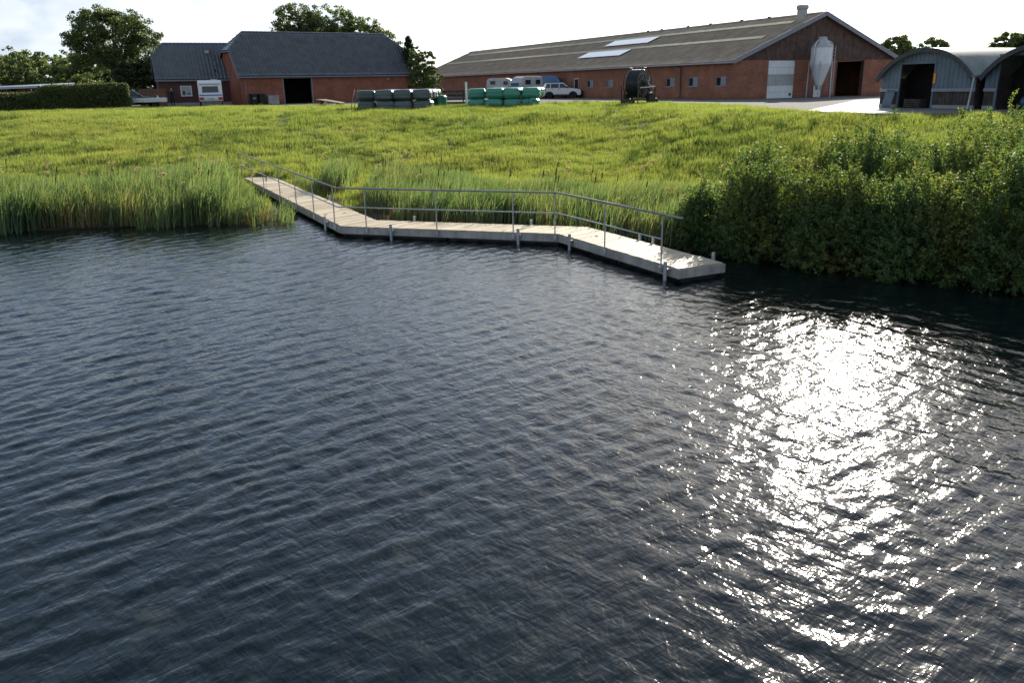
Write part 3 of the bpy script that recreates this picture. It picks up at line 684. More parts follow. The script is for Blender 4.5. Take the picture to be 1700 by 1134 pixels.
def half_hip_house(root, Wd, Dp, eave, ridge, hipx, hipz, over, mroof, right_hip=True):
    """roof shell, tiles, ridge and hip caps. width Wd along x, depth Dp along y"""
    yo = over; slope_ = (ridge - eave) / (Dp / 2); ze = eave - slope_ * yo; f = (hipz - ze) / (ridge - ze)
    yh = -yo + (Dp / 2 + yo) * f
    xl, xr = -over * .9, Wd + over * .9
    hipr = hipx if right_hip else .02
    Rl, Rt = (hipx, Dp / 2), (Wd - hipr, Dp / 2)
    def vplane(p, q, keep):   # vertical plane through p,q, outer side away from keep
        d = Vector((q[0] - p[0], q[1] - p[1], 0)); n = Vector((-d.y, d.x, 0))
        if n.dot(Vector((keep[0] - p[0], keep[1] - p[1], 0))) > 0: n = -n
        return (Vector((p[0], p[1], 0)), n.normalized())
    keep = (Wd / 2, 0.0)
    tiled(root, xl, xr, -yo, ze, Dp / 2, ridge, [vplane((xl, yh), Rl, keep), vplane((xr, yh), Rt, keep)], mroof)
    keep = (Wd / 2, Dp)
    tiled(root, xl, xr, Dp + yo, ze, Dp / 2, ridge, [vplane((xl, Dp - yh), Rl, keep), vplane((xr, Dp - yh), Rt, keep)], mroof)
    for x, rx in ((xl, hipx), (xr, Wd - hipr)):
        hip_tiled(root, (x, yh, hipz), (x, Dp - yh, hipz), (rx, Dp / 2, ridge), mroof)
        for y0 in (yh, Dp - yh):
            g = MB(); g.tube([(x, y0, hipz + .05), (rx, Dp / 2, ridge + .07)], .085, 8); part('hip_cap', g, mroof, root)
    g = MB(); n = round((Wd - hipx - hipr) / .42)
    for k in range(n):
        a = hipx + (Wd - hipx - hipr) * k / n; b = hipx + (Wd - hipx - hipr) * (k + 1) / n + .03; g.cyl((a, Dp / 2, ridge + .06), (b, Dp / 2, ridge + .06), .10, .12, 8)
    part('ridge_cap', g, mroof, root)
    # under-roof shell
    g = MB(); e = .02
    for s in (0, 1):
        y_e, yhh = (-yo, yh) if not s else (Dp + yo, Dp - yh)
        g.quad((xl, y_e, ze - e), (xr, y_e, ze - e), (xr, yhh, hipz - e), (Wd - hipr, Dp / 2, ridge - e), (hipx, Dp / 2, ridge - e), (xl, yhh, hipz - e))
    for x, rx in ((xl, hipx), (xr, Wd - hipr)): g.quad((x, yh, hipz - e), (x, Dp - yh, hipz - e), (rx, Dp / 2, ridge - e))
    part('roof', g, M['darkgrey'], root)
    for x, sg in ((xl, 1), (xr, -1)):
        for s in (0, 1):
            y_e, yhh = (-yo, yh) if not s else (Dp + yo, Dp - yh)
            g = MB(); g.bar((x + .0 * sg, y_e, ze - .10), (x, yhh, hipz - .10), .04, .2); part('vergeboard', g, M['lilac'], root)
        g = MB(); g.bar((x, yh, hipz - .1), (x, Dp - yh, hipz - .1), .06, .12); part('gutter', g, M['lilac'], root)
    g = MB(); g.bar((xl, -yo - .06, ze - .05), (xr, -yo - .06, ze - .05), .12, .10); part('gutter', g, M['lilac'], root)
    g = MB(); g.box(xl + .05, -yo + .02, ze - .16, xr - .05, 0, ze - .13); part('soffit', g, M['lilac'], root)
    return ze, yh
hs = thing('brick_house', 'red brick outbuilding with dark tiled half-hipped roof and an open black garage doorway', 'house', (-27.22, 87.88, ZY - .01), HROT)
Wd, Dp = 19.6, 7.66
half_hip_house(hs, Wd, Dp, 3.10, 7.25, 1.75, 5.45, .30, M['tile'])
D0, D1 = 4.47, 7.49; hw = 3.02
g = MB(); g.box(0, 0, 0, D0 - .09, .25, hw); g.box(D1 + .09, 0, 0, Wd, .25, hw); g.box(D0 - .09, 0, 2.66, D1 + .09, .25, hw); part('wall', g, M['brick_house'], hs, label='front wall')
def gable_poly(x, dp, e, rg, hz_, ov):
    sl_ = (rg - e) / (dp / 2); yh_ = (hz_ - e) / sl_
    return [(x, 0, 0), (x, dp, 0), (x, dp, e - .03), (x, dp - yh_, hz_ - .06), (x, yh_, hz_ - .06), (x, 0, e - .03)]
g = MB(); g.prism([(p[0], min(max(p[1], .252), Dp), p[2]) for p in gable_poly(0, Dp, 3.05, 7.15, 5.38, 0)], (.25, 0, 0)); part('wall', g, M['brick_house'], hs, label='left gable wall')
g = MB(); g.prism([(p[0], min(max(p[1], .252), Dp), p[2]) for p in gable_poly(Wd - .25, Dp, 3.05, 7.15, 5.38, 0)], (.25, 0, 0)); part('wall', g, M['brick_house'], hs, label='right gable wall')
g = MB(); g.box(.25, Dp - .25, 0, Wd - .25, Dp, hw); part('wall', g, M['brick_house'], hs, label='rear wall')
g = MB(); g.box(D0 - .09, -.02, 0, D0, .27, 2.66); g.box(D1, -.02, 0, D1 + .09, .27, 2.66); g.box(D0, -.02, 2.56, D1, .27, 2.658); part('door_frame', g, M['lilac'], hs)
g = MB(); g.box(D0 - 1.5, 5.2, .0, D1 + 1.5, 5.3, 2.7); g.box(.3, .3, .005, Wd - .3, Dp - .3, .012); g.box(.26, .26, 2.66, Wd - .26, Dp - .26, 2.70); part('dark_inner_panel', g, M['interior'], hs)
g = MB(); g.box(D0 + .75, 5.14, 1.1, D0 + 1.3, 5.19, 1.75); part('inner_notice', g, M['palered'], hs)
g = MB(); g.tube([(.6, -.2, 2.3), (.45, -.05, 2.2), (.45, -.05, .1)], .04, 8); part('downpipe', g, M['lilac'], hs)
g = MB(); g.tube([(19.1, -.2, 2.3), (19.2, -.05, 2.2), (19.2, -.05, .1)], .04, 8); part('downpipe', g, M['lilac'], hs)
g = MB(); g.box(16.3, -.06, 2.30, 16.6, 0, 2.5); part('outdoor_lamp', g, M['grey'], hs)
# annexe: front face set back behind the house gable
an = thing('timber_annexe', 'lower brown timber annexe with a small white window and dark tiled half-hipped roof', 'house', (-35.9, 88.6, ZY - .01), R(24))
AW, AD = 8.2, 7.0
half_hip_house(an, AW, AD, 2.85, 6.25, 1.0, 4.95, .28, M['tile'], False)
g = MB(); wx0, wx1, wz0, wz1 = 2.05, 3.15, .95, 2.0
g.box(0, 0, .32, wx0, .2, 2.78); g.box(wx1, 0, .32, AW, .2, 2.78); g.box(wx0, 0, .32, wx1, .2, wz0); g.box(wx0, 0, wz1, wx1, .2, 2.78); part('wall', g, M['redwood'], an, label='front wall')
g = MB(); g.box(-.02, -.02, 0, AW + .02, .21, .318); part('plinth', g, M['concrete'], an)
for k in range(1, 38):
    xk = AW * k / 38
    if wx0 - .07 < xk < wx1 + .07: continue
    g = MB(); g.box(xk - .025, -.022, .33, xk + .025, -.002, 2.54); part('cover_board', g, M['redwood'], an)
g = MB(); g.prism([(p[0], min(max(p[1], .21), AD), p[2]) for p in gable_poly(0, AD, 2.78, 6.15, 4.85, 0)], (.2, 0, 0)); part('wall', g, M['redwood'], an, label='left gable wall')
g = MB(); g.prism([(p[0], min(max(p[1], .21), AD), p[2]) for p in gable_poly(AW - .2, AD, 2.78, 6.15, 4.85, 0)], (.2, 0, 0)); g.box(.2, AD - .2, 0, AW - .2, AD, 2.78); part('wall', g, M['redwood'], an, label='rear wall')
g = MB(); f = .08
g.box(wx0, -.03, wz0, wx1, .06, wz0 + f); g.box(wx0, -.03, wz1 - f, wx1, .06, wz1); g.box(wx0, -.03, wz0 + f, wx0 + f, .06, wz1 - f); g.box(wx1 - f, -.03, wz0 + f, wx1, .06, wz1 - f)
w = part('window', g, M['white'], an)
g = MB(); g.box(wx0 + f, .02, wz0 + f, wx1 - f, .035, wz1 - f); part('pane', g, M['glass_pale'], w)
g = MB(); g.box(wx0 + .18, .005, wz0 + .12, wx0 + .42, .018, wz0 + .55); g.box(wx0 + .62, .005, wz0 + .2, wx0 + .95, .018, wz0 + .32); part('houseplant', g, M['hedge'], w)
g = MB(); g.box(5.05, 1.75, 5.28, 5.45, 2.15, 5.55); part('roof_vent', g, M['offwhite'], an)
for xx, yy, zz_ in ((5.9, 1.6, 4.35), (5.75, .45, 3.25)):
    g = MB(); g.lathe([(.07, -.2), (.07, .25), (.11, .28), (.05, .36)], (xx, yy, zz_), 8); part('vent_pipe', g, M['black'], an)

# ------------------------------------------------------------------ arched sheds
def arch_shed(name, label, y_off, depth, opening, extras):
    sh_ = thing(name, label, 'shed', None, BROT)
    base = Vector((19.2, 44.0)) + Vector((.425, -.905)) * y_off
    sh_.location = (base.x, base.y, ZY)
    Wp = 5.31; spring, rise = 1.42, 1.30; Rr = ((Wp / 2) ** 2 + rise ** 2) / (2 * rise); a0 = math.asin(Wp / 2 / Rr); cz = spring + rise - Rr
    def arc(u, r=0):   # u in 0..1 across the front (local -y)
        a = -a0 + 2 * a0 * u; return (-(Wp / 2 + (Rr + r) * math.sin(a)), cz + (Rr + r) * math.cos(a))
    n = 28; V = []; Fq = []; nx = int(depth / .2)
    for i in range(nx + 1):
        x = -.30 + (depth + .30) * i / nx
        for k in range(n + 1):
            yy, zz_ = arc(-.015 + 1.03 * k / n, .06 + .012 * math.cos(i * math.pi)); V.append((x, yy, zz_))
    roof_ = part('roof', np_mesh('roof', np.array(V), grid_faces(n + 1, nx + 1), M['arch'], True), M['arch'], sh_)
    g = MB(); P0_ = [arc(-.02 + 1.04 * k / n, .075) for k in range(n + 1)]; P1_ = [arc(-.02 + 1.04 * k / n, -.13) for k in range(n + 1)]
    for k in range(n):
        b = [(-.36, *P0_[k]), (-.36, *P0_[k + 1]), (-.36, *P1_[k + 1]), (-.36, *P1_[k])]; t = [(-.26, q[1], q[2]) for q in b]; g.hexa(b, t)
    part('roof_edge', g, M['darkgrey'], sh_)
    # front sheets above the sill, cut round the opening
    o0, o1, oz = opening; sill = .86; m_ = 22; us = sorted(set([k / m_ for k in range(m_ + 1)] + [o0 / Wp, min(1, o1 / Wp)]))
    def ztop(u):
        yy = u * Wp - Wp / 2; return cz + math.sqrt(Rr ** 2 - yy ** 2) - .02
    groups_ = []; cur = []
    for a, b in zip(us[:-1], us[1:]):
        mid = (a + b) / 2 * Wp; lo = oz if o0 < mid < o1 else sill
        g = MB(); y0_, y1_ = -a * Wp - .008, -b * Wp + .008
        za, zb = max(lo + .02, ztop(a)), max(lo + .02, ztop(b)); p = .005 * (len(groups_) % 2)
        g.hexa([(0 - p, y0_, lo), (0 - p, y1_, lo), (.03 - p, y1_, lo), (.03 - p, y0_, lo)], [(0 - p, y0_, za), (0 - p, y1_, zb), (.03 - p, y1_, zb), (.03 - p, y0_, za)])
        part('wall_sheet', g, M['greyblue'], sh_); groups_.append(1)
    nb = 28
    for k in range(nb):   # brown boards below the sill
        a, b = Wp * k / nb, Wp * (k + 1) / nb
        if o0 - .02 < (a + b) / 2 < o1 + .02: continue
        g = MB(); p = .008 * (k % 2); g.box(.02 - p, -b + .006, .16, .05 - p, -a - .006, sill - .09); part('wall_board', g, M['oldwood'], sh_)
    for a, b in ((0, o0), (o1, Wp)):
        if b - a < .1: continue
        g = MB(); g.box(-.05, -b, sill - .085, .02, -a, sill + .06); part('sill_band', g, M['lilac'], sh_)
        g = MB(); g.box(0, -b, -.02, .08, -a, .155); part('plinth', g, M['concrete'], sh_)
    g = MB(); g.box(-.02, -o0 - .0, 0, .06, -o0 + .09, oz); g.box(-.02, -o1 - .09, 0, .06, -o1, oz); g.box(-.03, -o1 - .09, oz, .05, -o0 + .09, oz + .08); part('door_frame', g, M['greyblue'], sh_)
    g = MB(); g.box(.1, -Wp + .02, 0, depth, -Wp + .12, spring - .02); g.box(.1, -.12, 0, depth, -.02, spring - .02)
    g.prism([(depth - .1, -.1, 0), (depth - .1, -Wp + .1, 0)] + [(depth - .1, *arc(1 - k / 10, -.05)) for k in range(11)], (.1, 0, 0)); part('wall', g, M['oldwood'], sh_, label='side and rear walls')
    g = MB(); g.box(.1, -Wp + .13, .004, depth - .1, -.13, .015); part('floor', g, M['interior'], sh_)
    g = MB(); g.prism([(1.7, -.13, .02), (1.7, -Wp + .13, .02)] + [(1.7, *arc(1 - k / 12, -.02)) for k in range(13)], (.1, 0, 0)); part('dark_inner_panel', g, M['interior'], sh_)  # added near-black panel stands in for the shade deep inside the shed
    return sh_
s1_ = arch_shed('arched_shed', 'arched shed nearest the barn, blue-grey front with a tall dark doorway', 0, 15, (1.15, 3.04, 2.07), 0)
g = MB(); g.box(-.05, -3.20, 1.15, -.03, -3.06, 1.62); part('sign', g, M['orange'], s1_)
s2_ = arch_shed('arched_shed', 'second arched shed cut by the right frame edge, with a wide dark opening', 5.75, 15, (.62, 4.6, 2.28), 0)
g = MB(); g.tube([(-.45, -5.52, 1.48), (-.45, -5.50, 1.35), (-.50, -5.42, -.0)], .045, 8); part('gutter_pipe', g, M['galv'], s1_)
g = MB(); g.bar((-.5, -5.53, 1.45), (15, -5.53, 1.45), .3, .08); part('valley_gutter', g, M['greyblue'], s1_)
# bits leaning in and around the sheds
ls = thing('leaning_sheet', 'pale grey corrugated sheet leaning in the left side of the shed doorway', 'metal sheet', (19.2 + .425 * 1.0 - .905 * .35, 44 - .905 * 1.0 - .425 * .35, ZY), BROT)
V = []; n = 16
for i in range(n + 1):
    yy = .28 - .56 * i / n; b_ = .02 * math.cos(i * 1.8)
    for k in range(5): t = k / 4; V.append((-.32 * (1 - t) + b_ + .02, yy + .05 * t, .02 + .86 * t - .05 * (i / n) * t))
o = part('sheet', np_mesh('sheet', np.array(V), grid_faces(5, n + 1), M['greyblue'], True), M['greyblue'], ls)
so_ = o.modifiers.new('thick', 'SOLIDIFY'); so_.thickness = .006
cr = thing('wooden_crate', 'low weathered crate standing inside the dark doorway of the arched shed', 'crate', (20.25, 42.25, ZY + .015), BROT)
for k in range(4): g = MB(); g.box(-.3, -.45, .02 + k * .1, -.27, .45, .10 + k * .1); part('slat', g, M['oldwood'], cr)
for yy in (-.45, .42): g = MB(); g.box(-.27, yy, 0, .35, yy + .03, .42); part('side', g, M['oldwood'], cr)
g = MB(); g.box(-.27, -.42, .03, .35, .42, .05); part('bottom', g, M['oldwood'], cr)
tb = thing('blue_barrel', 'blue plastic barrel lying in the right shed opening', 'barrel', (23.3, 37.75, ZY + .29), BROT)
g = MB(); g.lathe([(.24, -.42), (.28, -.38), (.29, 0), (.28, .38), (.24, .42)], n=16); g.xform(Matrix.Rotation(R(90), 4, 'X')); part('drum', g, M['blue'], tb, smooth=False)
g = MB(); g.lathe([(.295, -.14), (.305, -.12), (.295, -.10)], n=16); g.lathe([(.295, .10), (.305, .12), (.295, .14)], n=16); g.xform(Matrix.Rotation(R(90), 4, 'X')); part('hoop', g, M['blue'], tb)

# ------------------------------------------------------------------ wrapped bales
def bale_mesh(name, lx, ly, lz, m, seed):
    r = np.random.default_rng(seed); n = 8; bm = bmesh.new(); bmesh.ops.create_cube(bm, size=2); bmesh.ops.subdivide_edges(bm, edges=bm.edges[:], cuts=n, use_grid_fill=True)
    for v in bm.verts:
        p = np.array(v.co); e = 5.0; k = (np.abs(p) ** e).sum() ** (1 / e); p = p / k
        w = 1 + .025 * math.sin(p[2] * 9 + seed) + .03 * (float(vnoise(np.array(p[0] * 2.2 + seed), np.array(p[1] * 2.2 + p[2] * 1.7), seed)) - .5) * 2
        bulge = 1 + .05 * (1 - p[2] ** 2)
        v.co = (p[0] * lx / 2 * w * bulge, p[1] * ly / 2 * w * bulge, p[2] * lz / 2 * (1 + .03 * math.sin(3 * p[0] + seed)) + lz / 2)
    me = bpy.data.meshes.new(name); bm.to_mesh(me); bm.free(); me.materials.append(m); me.polygons.foreach_set('use_smooth', [True] * len(me.polygons)); return me
ORD = ['first', 'second', 'third', 'fourth', 'fifth']
def stack(origin, rot, nx, ny, lx, ly, lz, m, colour, group, seed, place, skip=()):
    ms = [bale_mesh('bale', lx, ly, lz, m, seed + i) for i in range(4)]
    ca_, sa_ = math.cos(rot), math.sin(rot); base = 2.47
    for zl in (0, 1):
        for j in range(ny):
            for i in range(nx):
                if (zl, j, i) in skip or (zl == 0 and j > 0 and i > 0): continue      # covered ones left out
                x = (i + .5) * lx * 1.03 + random.uniform(-.05, .05); yv = (j + .5) * ly * 1.03 + random.uniform(-.06, .06)
                o = link('bale', ms[random.randrange(4)], None, (origin[0] + x * ca_ - yv * sa_, origin[1] + x * sa_ + yv * ca_, base + zl * lz * .97), rot + random.choice((0, math.pi)) + random.uniform(-.04, .04))
                tag(o, f"{colour} wrapped bale, {('bottom', 'top')[zl]} layer, {ORD[j]} row back, {ORD[i]} from left, {place}", 'bale', group)
stack((-9.15, 58.75), R(-4), 3, 4, 1.27, 1.25, .74, M['wrap_dark'], 'dark green', 'dark wrapped bales by the house', 3, 'house stack', skip={(0, 0, 9)})
stack((-1.55, 58.85), R(-6), 3, 4, 1.22, 1.25, .73, M['wrap_green'], 'bright green', 'bright green wrapped bales by the barn', 8, 'barn stack')
# second column of each stack stands to the left and is seen from its flank
ms = bale_mesh('bale', 1.2, 1.22, .73, M['wrap_green'], 31)
for zl in (0, 1):
    o = link('bale', ms, None, (-2.15, 60.0 + .1 * zl, 2.47 + zl * .70), R(8)); tag(o, f"bright green wrapped bale standing alone left of the barn stack, {('bottom', 'top')[zl]} one", 'bale', 'bright green wrapped bales by the barn')
    o = link('bale', bale_mesh('bale', 1.25, 1.2, .74, M['wrap_dark'], 41 + zl), None, (-9.9, 60.1 + .1 * zl, 2.47 + zl * .71), R(10)); tag(o, f"dark green wrapped bale standing alone left of the house stack, {('bottom', 'top')[zl]} one", 'bale', 'dark wrapped bales by the house')
g = MB(); g.lathe([(.05, -.3), (.30, -.3), (.34, -.2), (.34, .2), (.30, .3), (.22, .3), (.2, .24), (.05, .24)], n=24); g.xform(Matrix.Rotation(R(90), 4, 'X'))
o = link('tyre_roll', g.mesh('tyre_roll', M['wrap_green'], False), None, (1.75, 58.35, gz(1.75, 58.35) + .30), R(12)); tag(o, 'green rolled wrap lying on its side in front of the bright green bales', 'roll')
lb = thing('leaning_board', 'grey board leaning against the left end of the dark bale stack', 'board', (-10.62, 58.9, 2.45), R(-4))
g = MB(); g.bar((-.28, 0, 0), (.12, .05, 1.52), .10, .04); part('board', g, M['lilac'], lb)
g = MB(); g.bar((-.28, .9, 0), (.12, .95, 1.50), .10, .04); g.bar((-.1, .03, .7), (-.1, .93, .7), .05, .05); part('brace', g, M['lilac'], lb)
gt = thing('green_tank', 'small green plastic tank beside the dark bales and the rail fence', 'tank', (-5.0, 62.6, ZY), R(5))
g = MB(); g.lathe([(.50, 0), (.55, .06), (.55, .72), (.45, .82), (.14, .86), (.14, .93)], n=18); part('body', g, M['greengrp'], gt); g = MB(); g.lathe([(.16, .93), (.16, .98)], n=12); part('lid', g, M['greengrp'], gt)
fe = thing('rail_fence', 'dark wooden rail fence between the two stacks of bales', 'fence', (-6.2, 65.6, ZY), R(3))
for x in (0, 1.4, 2.8, 4.2): g = MB(); g.box(x - .05, -.05, -.2, x + .05, .05, 1.15); part('post', g, M['oldwood'], fe)
for z in (.14, .42, .70, .98): g = MB(); g.box(-.2, -.085, z, 4.4, -.052, z + .15); part('rail', g, M['oldwood'], fe)
g = MB(); g.box(-.6, .3, .02, 5, .45, .12); part('kerb_rail', g, M['timber'], fe)
wp = thing('white_post', 'short white post rising behind the bright green bales', 'post', (-3.0, 62.5, ZY)); g = MB(); g.box(-.07, -.07, 0, .07, .07, 1.68); part('post', g, M['white'], wp); g = MB(); g.box(-.085, -.085, 1.68, .085, .085, 1.72); part('cap', g, M['white'], wp)
ps = thing('plank_pile', 'light sawn planks lying on blocks beside the house wall', 'planks', (-14.9, 72.2, ZY), R(-14))
for k in range(4): g = MB(); g.hexa([(-1.1 + .1 * k, -.5 + .26 * k, .55), (1.0, -.5 + .26 * k, .25), (1.0, -.3 + .26 * k, .25), (-1.1 + .1 * k, -.3 + .26 * k, .55)], [(-1.1 + .1 * k, -.5 + .26 * k, .6), (1.0, -.5 + .26 * k, .3), (1.0, -.3 + .26 * k, .3), (-1.1 + .1 * k, -.3 + .26 * k, .6)]); part('plank', g, M['timber'], ps)
g = MB(); g.box(-.8, -.5, 0, -.65, .5, .5); part('block', g, M['oldwood'], ps); g = MB(); g.box(.7, -.5, 0, .85, .5, .28); part('block', g, M['oldwood'], ps)

# ------------------------------------------------------------------ wheels and vehicles
def wheel(parent, c, r, w, ax='Y', rim=None):
    g = MB(); g.lathe([(r * .62, -w / 2), (r * .93, -w / 2), (r, -w * .3), (r, w * .3), (r * .93, w / 2), (r * .62, w / 2)], n=20)
    rot = Matrix.Rotation(R(90), 4, 'X' if ax == 'Y' else 'Y'); g.xform(Matrix.Translation(c) @ rot); wl = part('wheel', g, M['rubber'], parent)
    g = MB(); g.lathe([(r * .14, -w * .46), (r * .6, -w * .42), (r * .6, w * .42), (r * .14, w * .46)], n=16); g.xform(Matrix.Translation(c) @ rot); part('rim', g, rim or M['alu'], wl)
def suv(name, label, loc, rot, paint, group=None, pickup=False):
    """x forward, y left; length 4.3"""
    t = thing(name, label, 'car', loc, rot, group); w = .90
    prof = [(-2.12, .48), (-2.15, .75), (-2.10, 1.02), (-1.2, 1.06), (1.0, 1.06), (1.95, .93), (2.13, .78), (2.15, .45)]
    for_arch = []
    low = [(2.05, .30), (1.72, .30), (1.66, .52), (1.42, .68), (1.15, .68), (.91, .52), (.86, .28), (-.86, .28), (-.91, .52), (-1.15, .68), (-1.42, .68), (-1.66, .52), (-1.72, .30), (-2.05, .32)]
    g = MB(); g.prism([(x, -w, z) for x, z in prof + low], (0, 2 * w, 0)); part('body', g, paint, t, bevel=.05)
    gh = [(-2.02, 1.04), (-1.85, 1.48), (-1.62, 1.60), (.15, 1.62), (.95, 1.06)]
    g = MB(); b = [Vector((x, -w + .04 + .16 * (z - 1.04) / .58, z)) for x, z in gh]; tq = [Vector((v.x, -v.y, v.z)) for v in b]; n = len(b)
    g.add(b + tq, [tuple(range(n)), tuple(range(2 * n - 1, n - 1, -1))] + [(i, (i + 1) % n, n + (i + 1) % n, n + i) for i in range(n)]); part('cabin', g, paint, t, bevel=.04)
    def gy_(z): return w - .04 - .16 * (z - 1.04) / .58 + .006
    for s in (-1, 1):
        for a0_, a1_, b0_, b1_ in ((-1.72, -1.22, -1.60, -1.22), (-1.12, -.28, -1.12, -.28), (-.18, .72, -.18, .20)):
            z0, z1 = 1.10, 1.50; g = MB(); g.hexa([(a0_, s * gy_(z0), z0), (a1_, s * gy_(z0), z0), (a1_, s * (gy_(z0) + .01), z0), (a0_, s * (gy_(z0) + .01), z0)], [(b0_, s * gy_(z1), z1), (b1_, s * gy_(z1), z1), (b1_, s * (gy_(z1) + .01), z1), (b0_, s * (gy_(z1) + .01), z1)]); part('side_window', g, M['glass'], t)
        for x in (-.25, -.95): g = MB(); g.box(x - .09, s * w if s > 0 else -w - .02, .93, x + .09, s * w + .02 if s > 0 else -w, .97); part('door_handle', g, M['darkgrey'], t)
        g = MB(); g.box(.62, min(s * (w - .02), s * (w + .17)), 1.06, .80, max(s * (w - .02), s * (w + .17)), 1.2); part('wing_mirror', g, M['black'], t)
        g = MB(); g.box(1.86, min(s * .52, s * .88), .70, 2.145, max(s * .52, s * .88), .86); part('headlight', g, M['glass_pale'], t)
        g = MB(); g.box(-2.17, min(s * .72, s * .905), .78, -1.98, max(s * .72, s * .905), 1.02); part('tail_light', g, M['palered'], t)
        g = MB(); g.box(-1.6, min(s * .6, s * .64), 1.625, .1, max(s * .6, s * .64), 1.68); part('roof_rail', g, M['darkgrey'], t)
        g = MB(); g.box(-.85, min(s * (w - .02), s * (w + .02)), .27, .85, max(s * (w - .02), s * (w + .02)), .42); part('sill_trim', g, M['black'], t)
    g = MB(); g.hexa([(.96, -.72, 1.10), (.96, .72, 1.10), (.975, .72, 1.11), (.975, -.72, 1.11)], [(.24, -.62, 1.56), (.24, .62, 1.56), (.255, .62, 1.575), (.255, -.62, 1.575)]); part('windscreen', g, M['glass'], t)
    g = MB(); g.hexa([(-2.04, -.66, 1.12), (-2.04, .66, 1.12), (-2.025, .66, 1.12), (-2.025, -.66, 1.12)], [(-1.885, -.58, 1.48), (-1.885, .58, 1.48), (-1.87, .58, 1.48), (-1.87, -.58, 1.48)]); part('rear_window', g, M['glass'], t)
    g = MB(); g.box(2.05, -.86, .32, 2.21, .86, .56); part('bumper', g, M['darkgrey'], t, bevel=.03); g = MB(); g.box(-2.21, -.86, .34, -2.08, .86, .62); part('bumper', g, M['darkgrey'], t, bevel=.03)
    g = MB(); g.box(2.12, -.48, .62, 2.17, .48, .78); part('grille', g, M['black'], t)
    for x in (-1.29, 1.29):
        for s in (-1, 1): wheel(t, (x, s * (w - .10), .35), .35, .22)
    return t
suv('parked_car', 'silver four-wheel drive car parked beside the barn wall behind the green bales', (5.95, 92.2, ZY + .004), R(-14), M['silver'])
def horse_trailer(label, loc, rot, L, Wt, Ht, body, roof_m, front_m, windows):
    """nose points to +x"""
    t = thing('horse_trailer', label, 'trailer', loc, rot, 'horse trailers parked in front of the barn')
    w = Wt / 2
    pr = [(-L / 2, .42), (-L / 2, Ht - .28), (-L / 2 + .15, Ht - .06), (-L / 2 + .4, Ht), (L / 2 - .95, Ht), (L / 2 - .4, Ht - .18), (L / 2 - .1, Ht - .7), (L / 2, 1.1), (L / 2, .42)]
    lowp = [p for p in [(-L / 2, .42), (-L / 2, 1.05), (L / 2, 1.05), (L / 2, .42)]]
    g = MB(); g.prism([(x, -w, z) for x, z in lowp], (0, Wt, 0)); part('lower_body', g, body, t, bevel=.03)
    up = [(-L / 2 + .004, 1.055)] + [p for p in pr[1:-2]] + [(L / 2 - .004, 1.055)]
    g = MB(); b = [Vector((x, -w + .003 + .12 * max(0, (z - 1.6)) / .6, z)) for x, z in up]; tq = [Vector((v.x, -v.y, v.z)) for v in b]; n = len(b)
    g.add(b + tq, [tuple(range(n)), tuple(range(2 * n - 1, n - 1, -1))] + [(i, (i + 1) % n, n + (i + 1) % n, n + i) for i in range(n)]); part('upper_body', g, roof_m, t, bevel=.06)
    for s in (-1, 1):
        for x0_, x1_, z0, z1 in windows:
            g = MB(); ya, yb = sorted((s * (w - .03), s * (w + .014))); g.box(x0_, ya, z0, x1_, yb, z1); part('window', g, M['glass'], t)
        g = MB(); ya, yb = sorted((s * (w - .02), s * (w + .13))); g.prism([(-.75, ya, .48), (-.75, ya, .66), (-.5, ya, .78), (.5, ya, .78), (.75, ya, .66), (.75, ya, .48)], (0, yb - ya, 0)); part('mudguard', g, M['black'], t)
        for x in (-.36, .36): wheel(t, (x, s * (w + .03), .30), .30, .18)
    g = MB(); g.box(L / 2 - .28, -w * .62, 1.25, L / 2 + .015, w * .62, 1.66); part('front_window', g, front_m, t)
    g = MB(); g.bar((L / 2, .35, .42), (L / 2 + 1.1, 0, .45), .07); g.bar((L / 2, -.35, .42), (L / 2 + 1.1, 0, .45), .07); g.cyl((L / 2 + .95, 0, 0), (L / 2 + .95, 0, .75), .04); part('drawbar', g, M['galv'], t)
    g = MB(); g.box(-L / 2 - .05, -w + .1, .45, -L / 2 - .004, w - .1, 1.55); part('ramp', g, body, t)
    g = MB()
    for z in (.8, 1.3): g.cyl((L / 2 + .02, -w + .1, z), (L / 2 + .02, w - .1, z), .025)
    part('grab_rail', g, M['galv'], t)
    return t
horse_trailer('beige horse trailer parked furthest left behind the green bales, only its roof showing', (-.55, 91.5, ZY + .004), R(-12), 3.0, 1.75, 2.18, M['offwhite'], M['offwhite'], M['glass'], [(-1.1, -.55, 1.55, 1.9), (.35, .8, 1.5, 1.85)])
horse_trailer('grey and white horse trailer with dark front window, between the beige and the blue one', (2.0, 90.6, ZY + .004), R(222), 3.3, 1.8, 2.32, M['offwhite'], M['offwhite'], M['blue'], [(-1.2, -.6, 1.5, 1.95), (.2, .9, 1.5, 1.95)])
horse_trailer('blue horse trailer parked next to the silver car', (4.55, 95.2, ZY + .004), R(-12), 3.2, 1.75, 2.36, M['blue'], M['blue'], M['glass'], [(-1.1, -.5, 1.55, 1.85)])
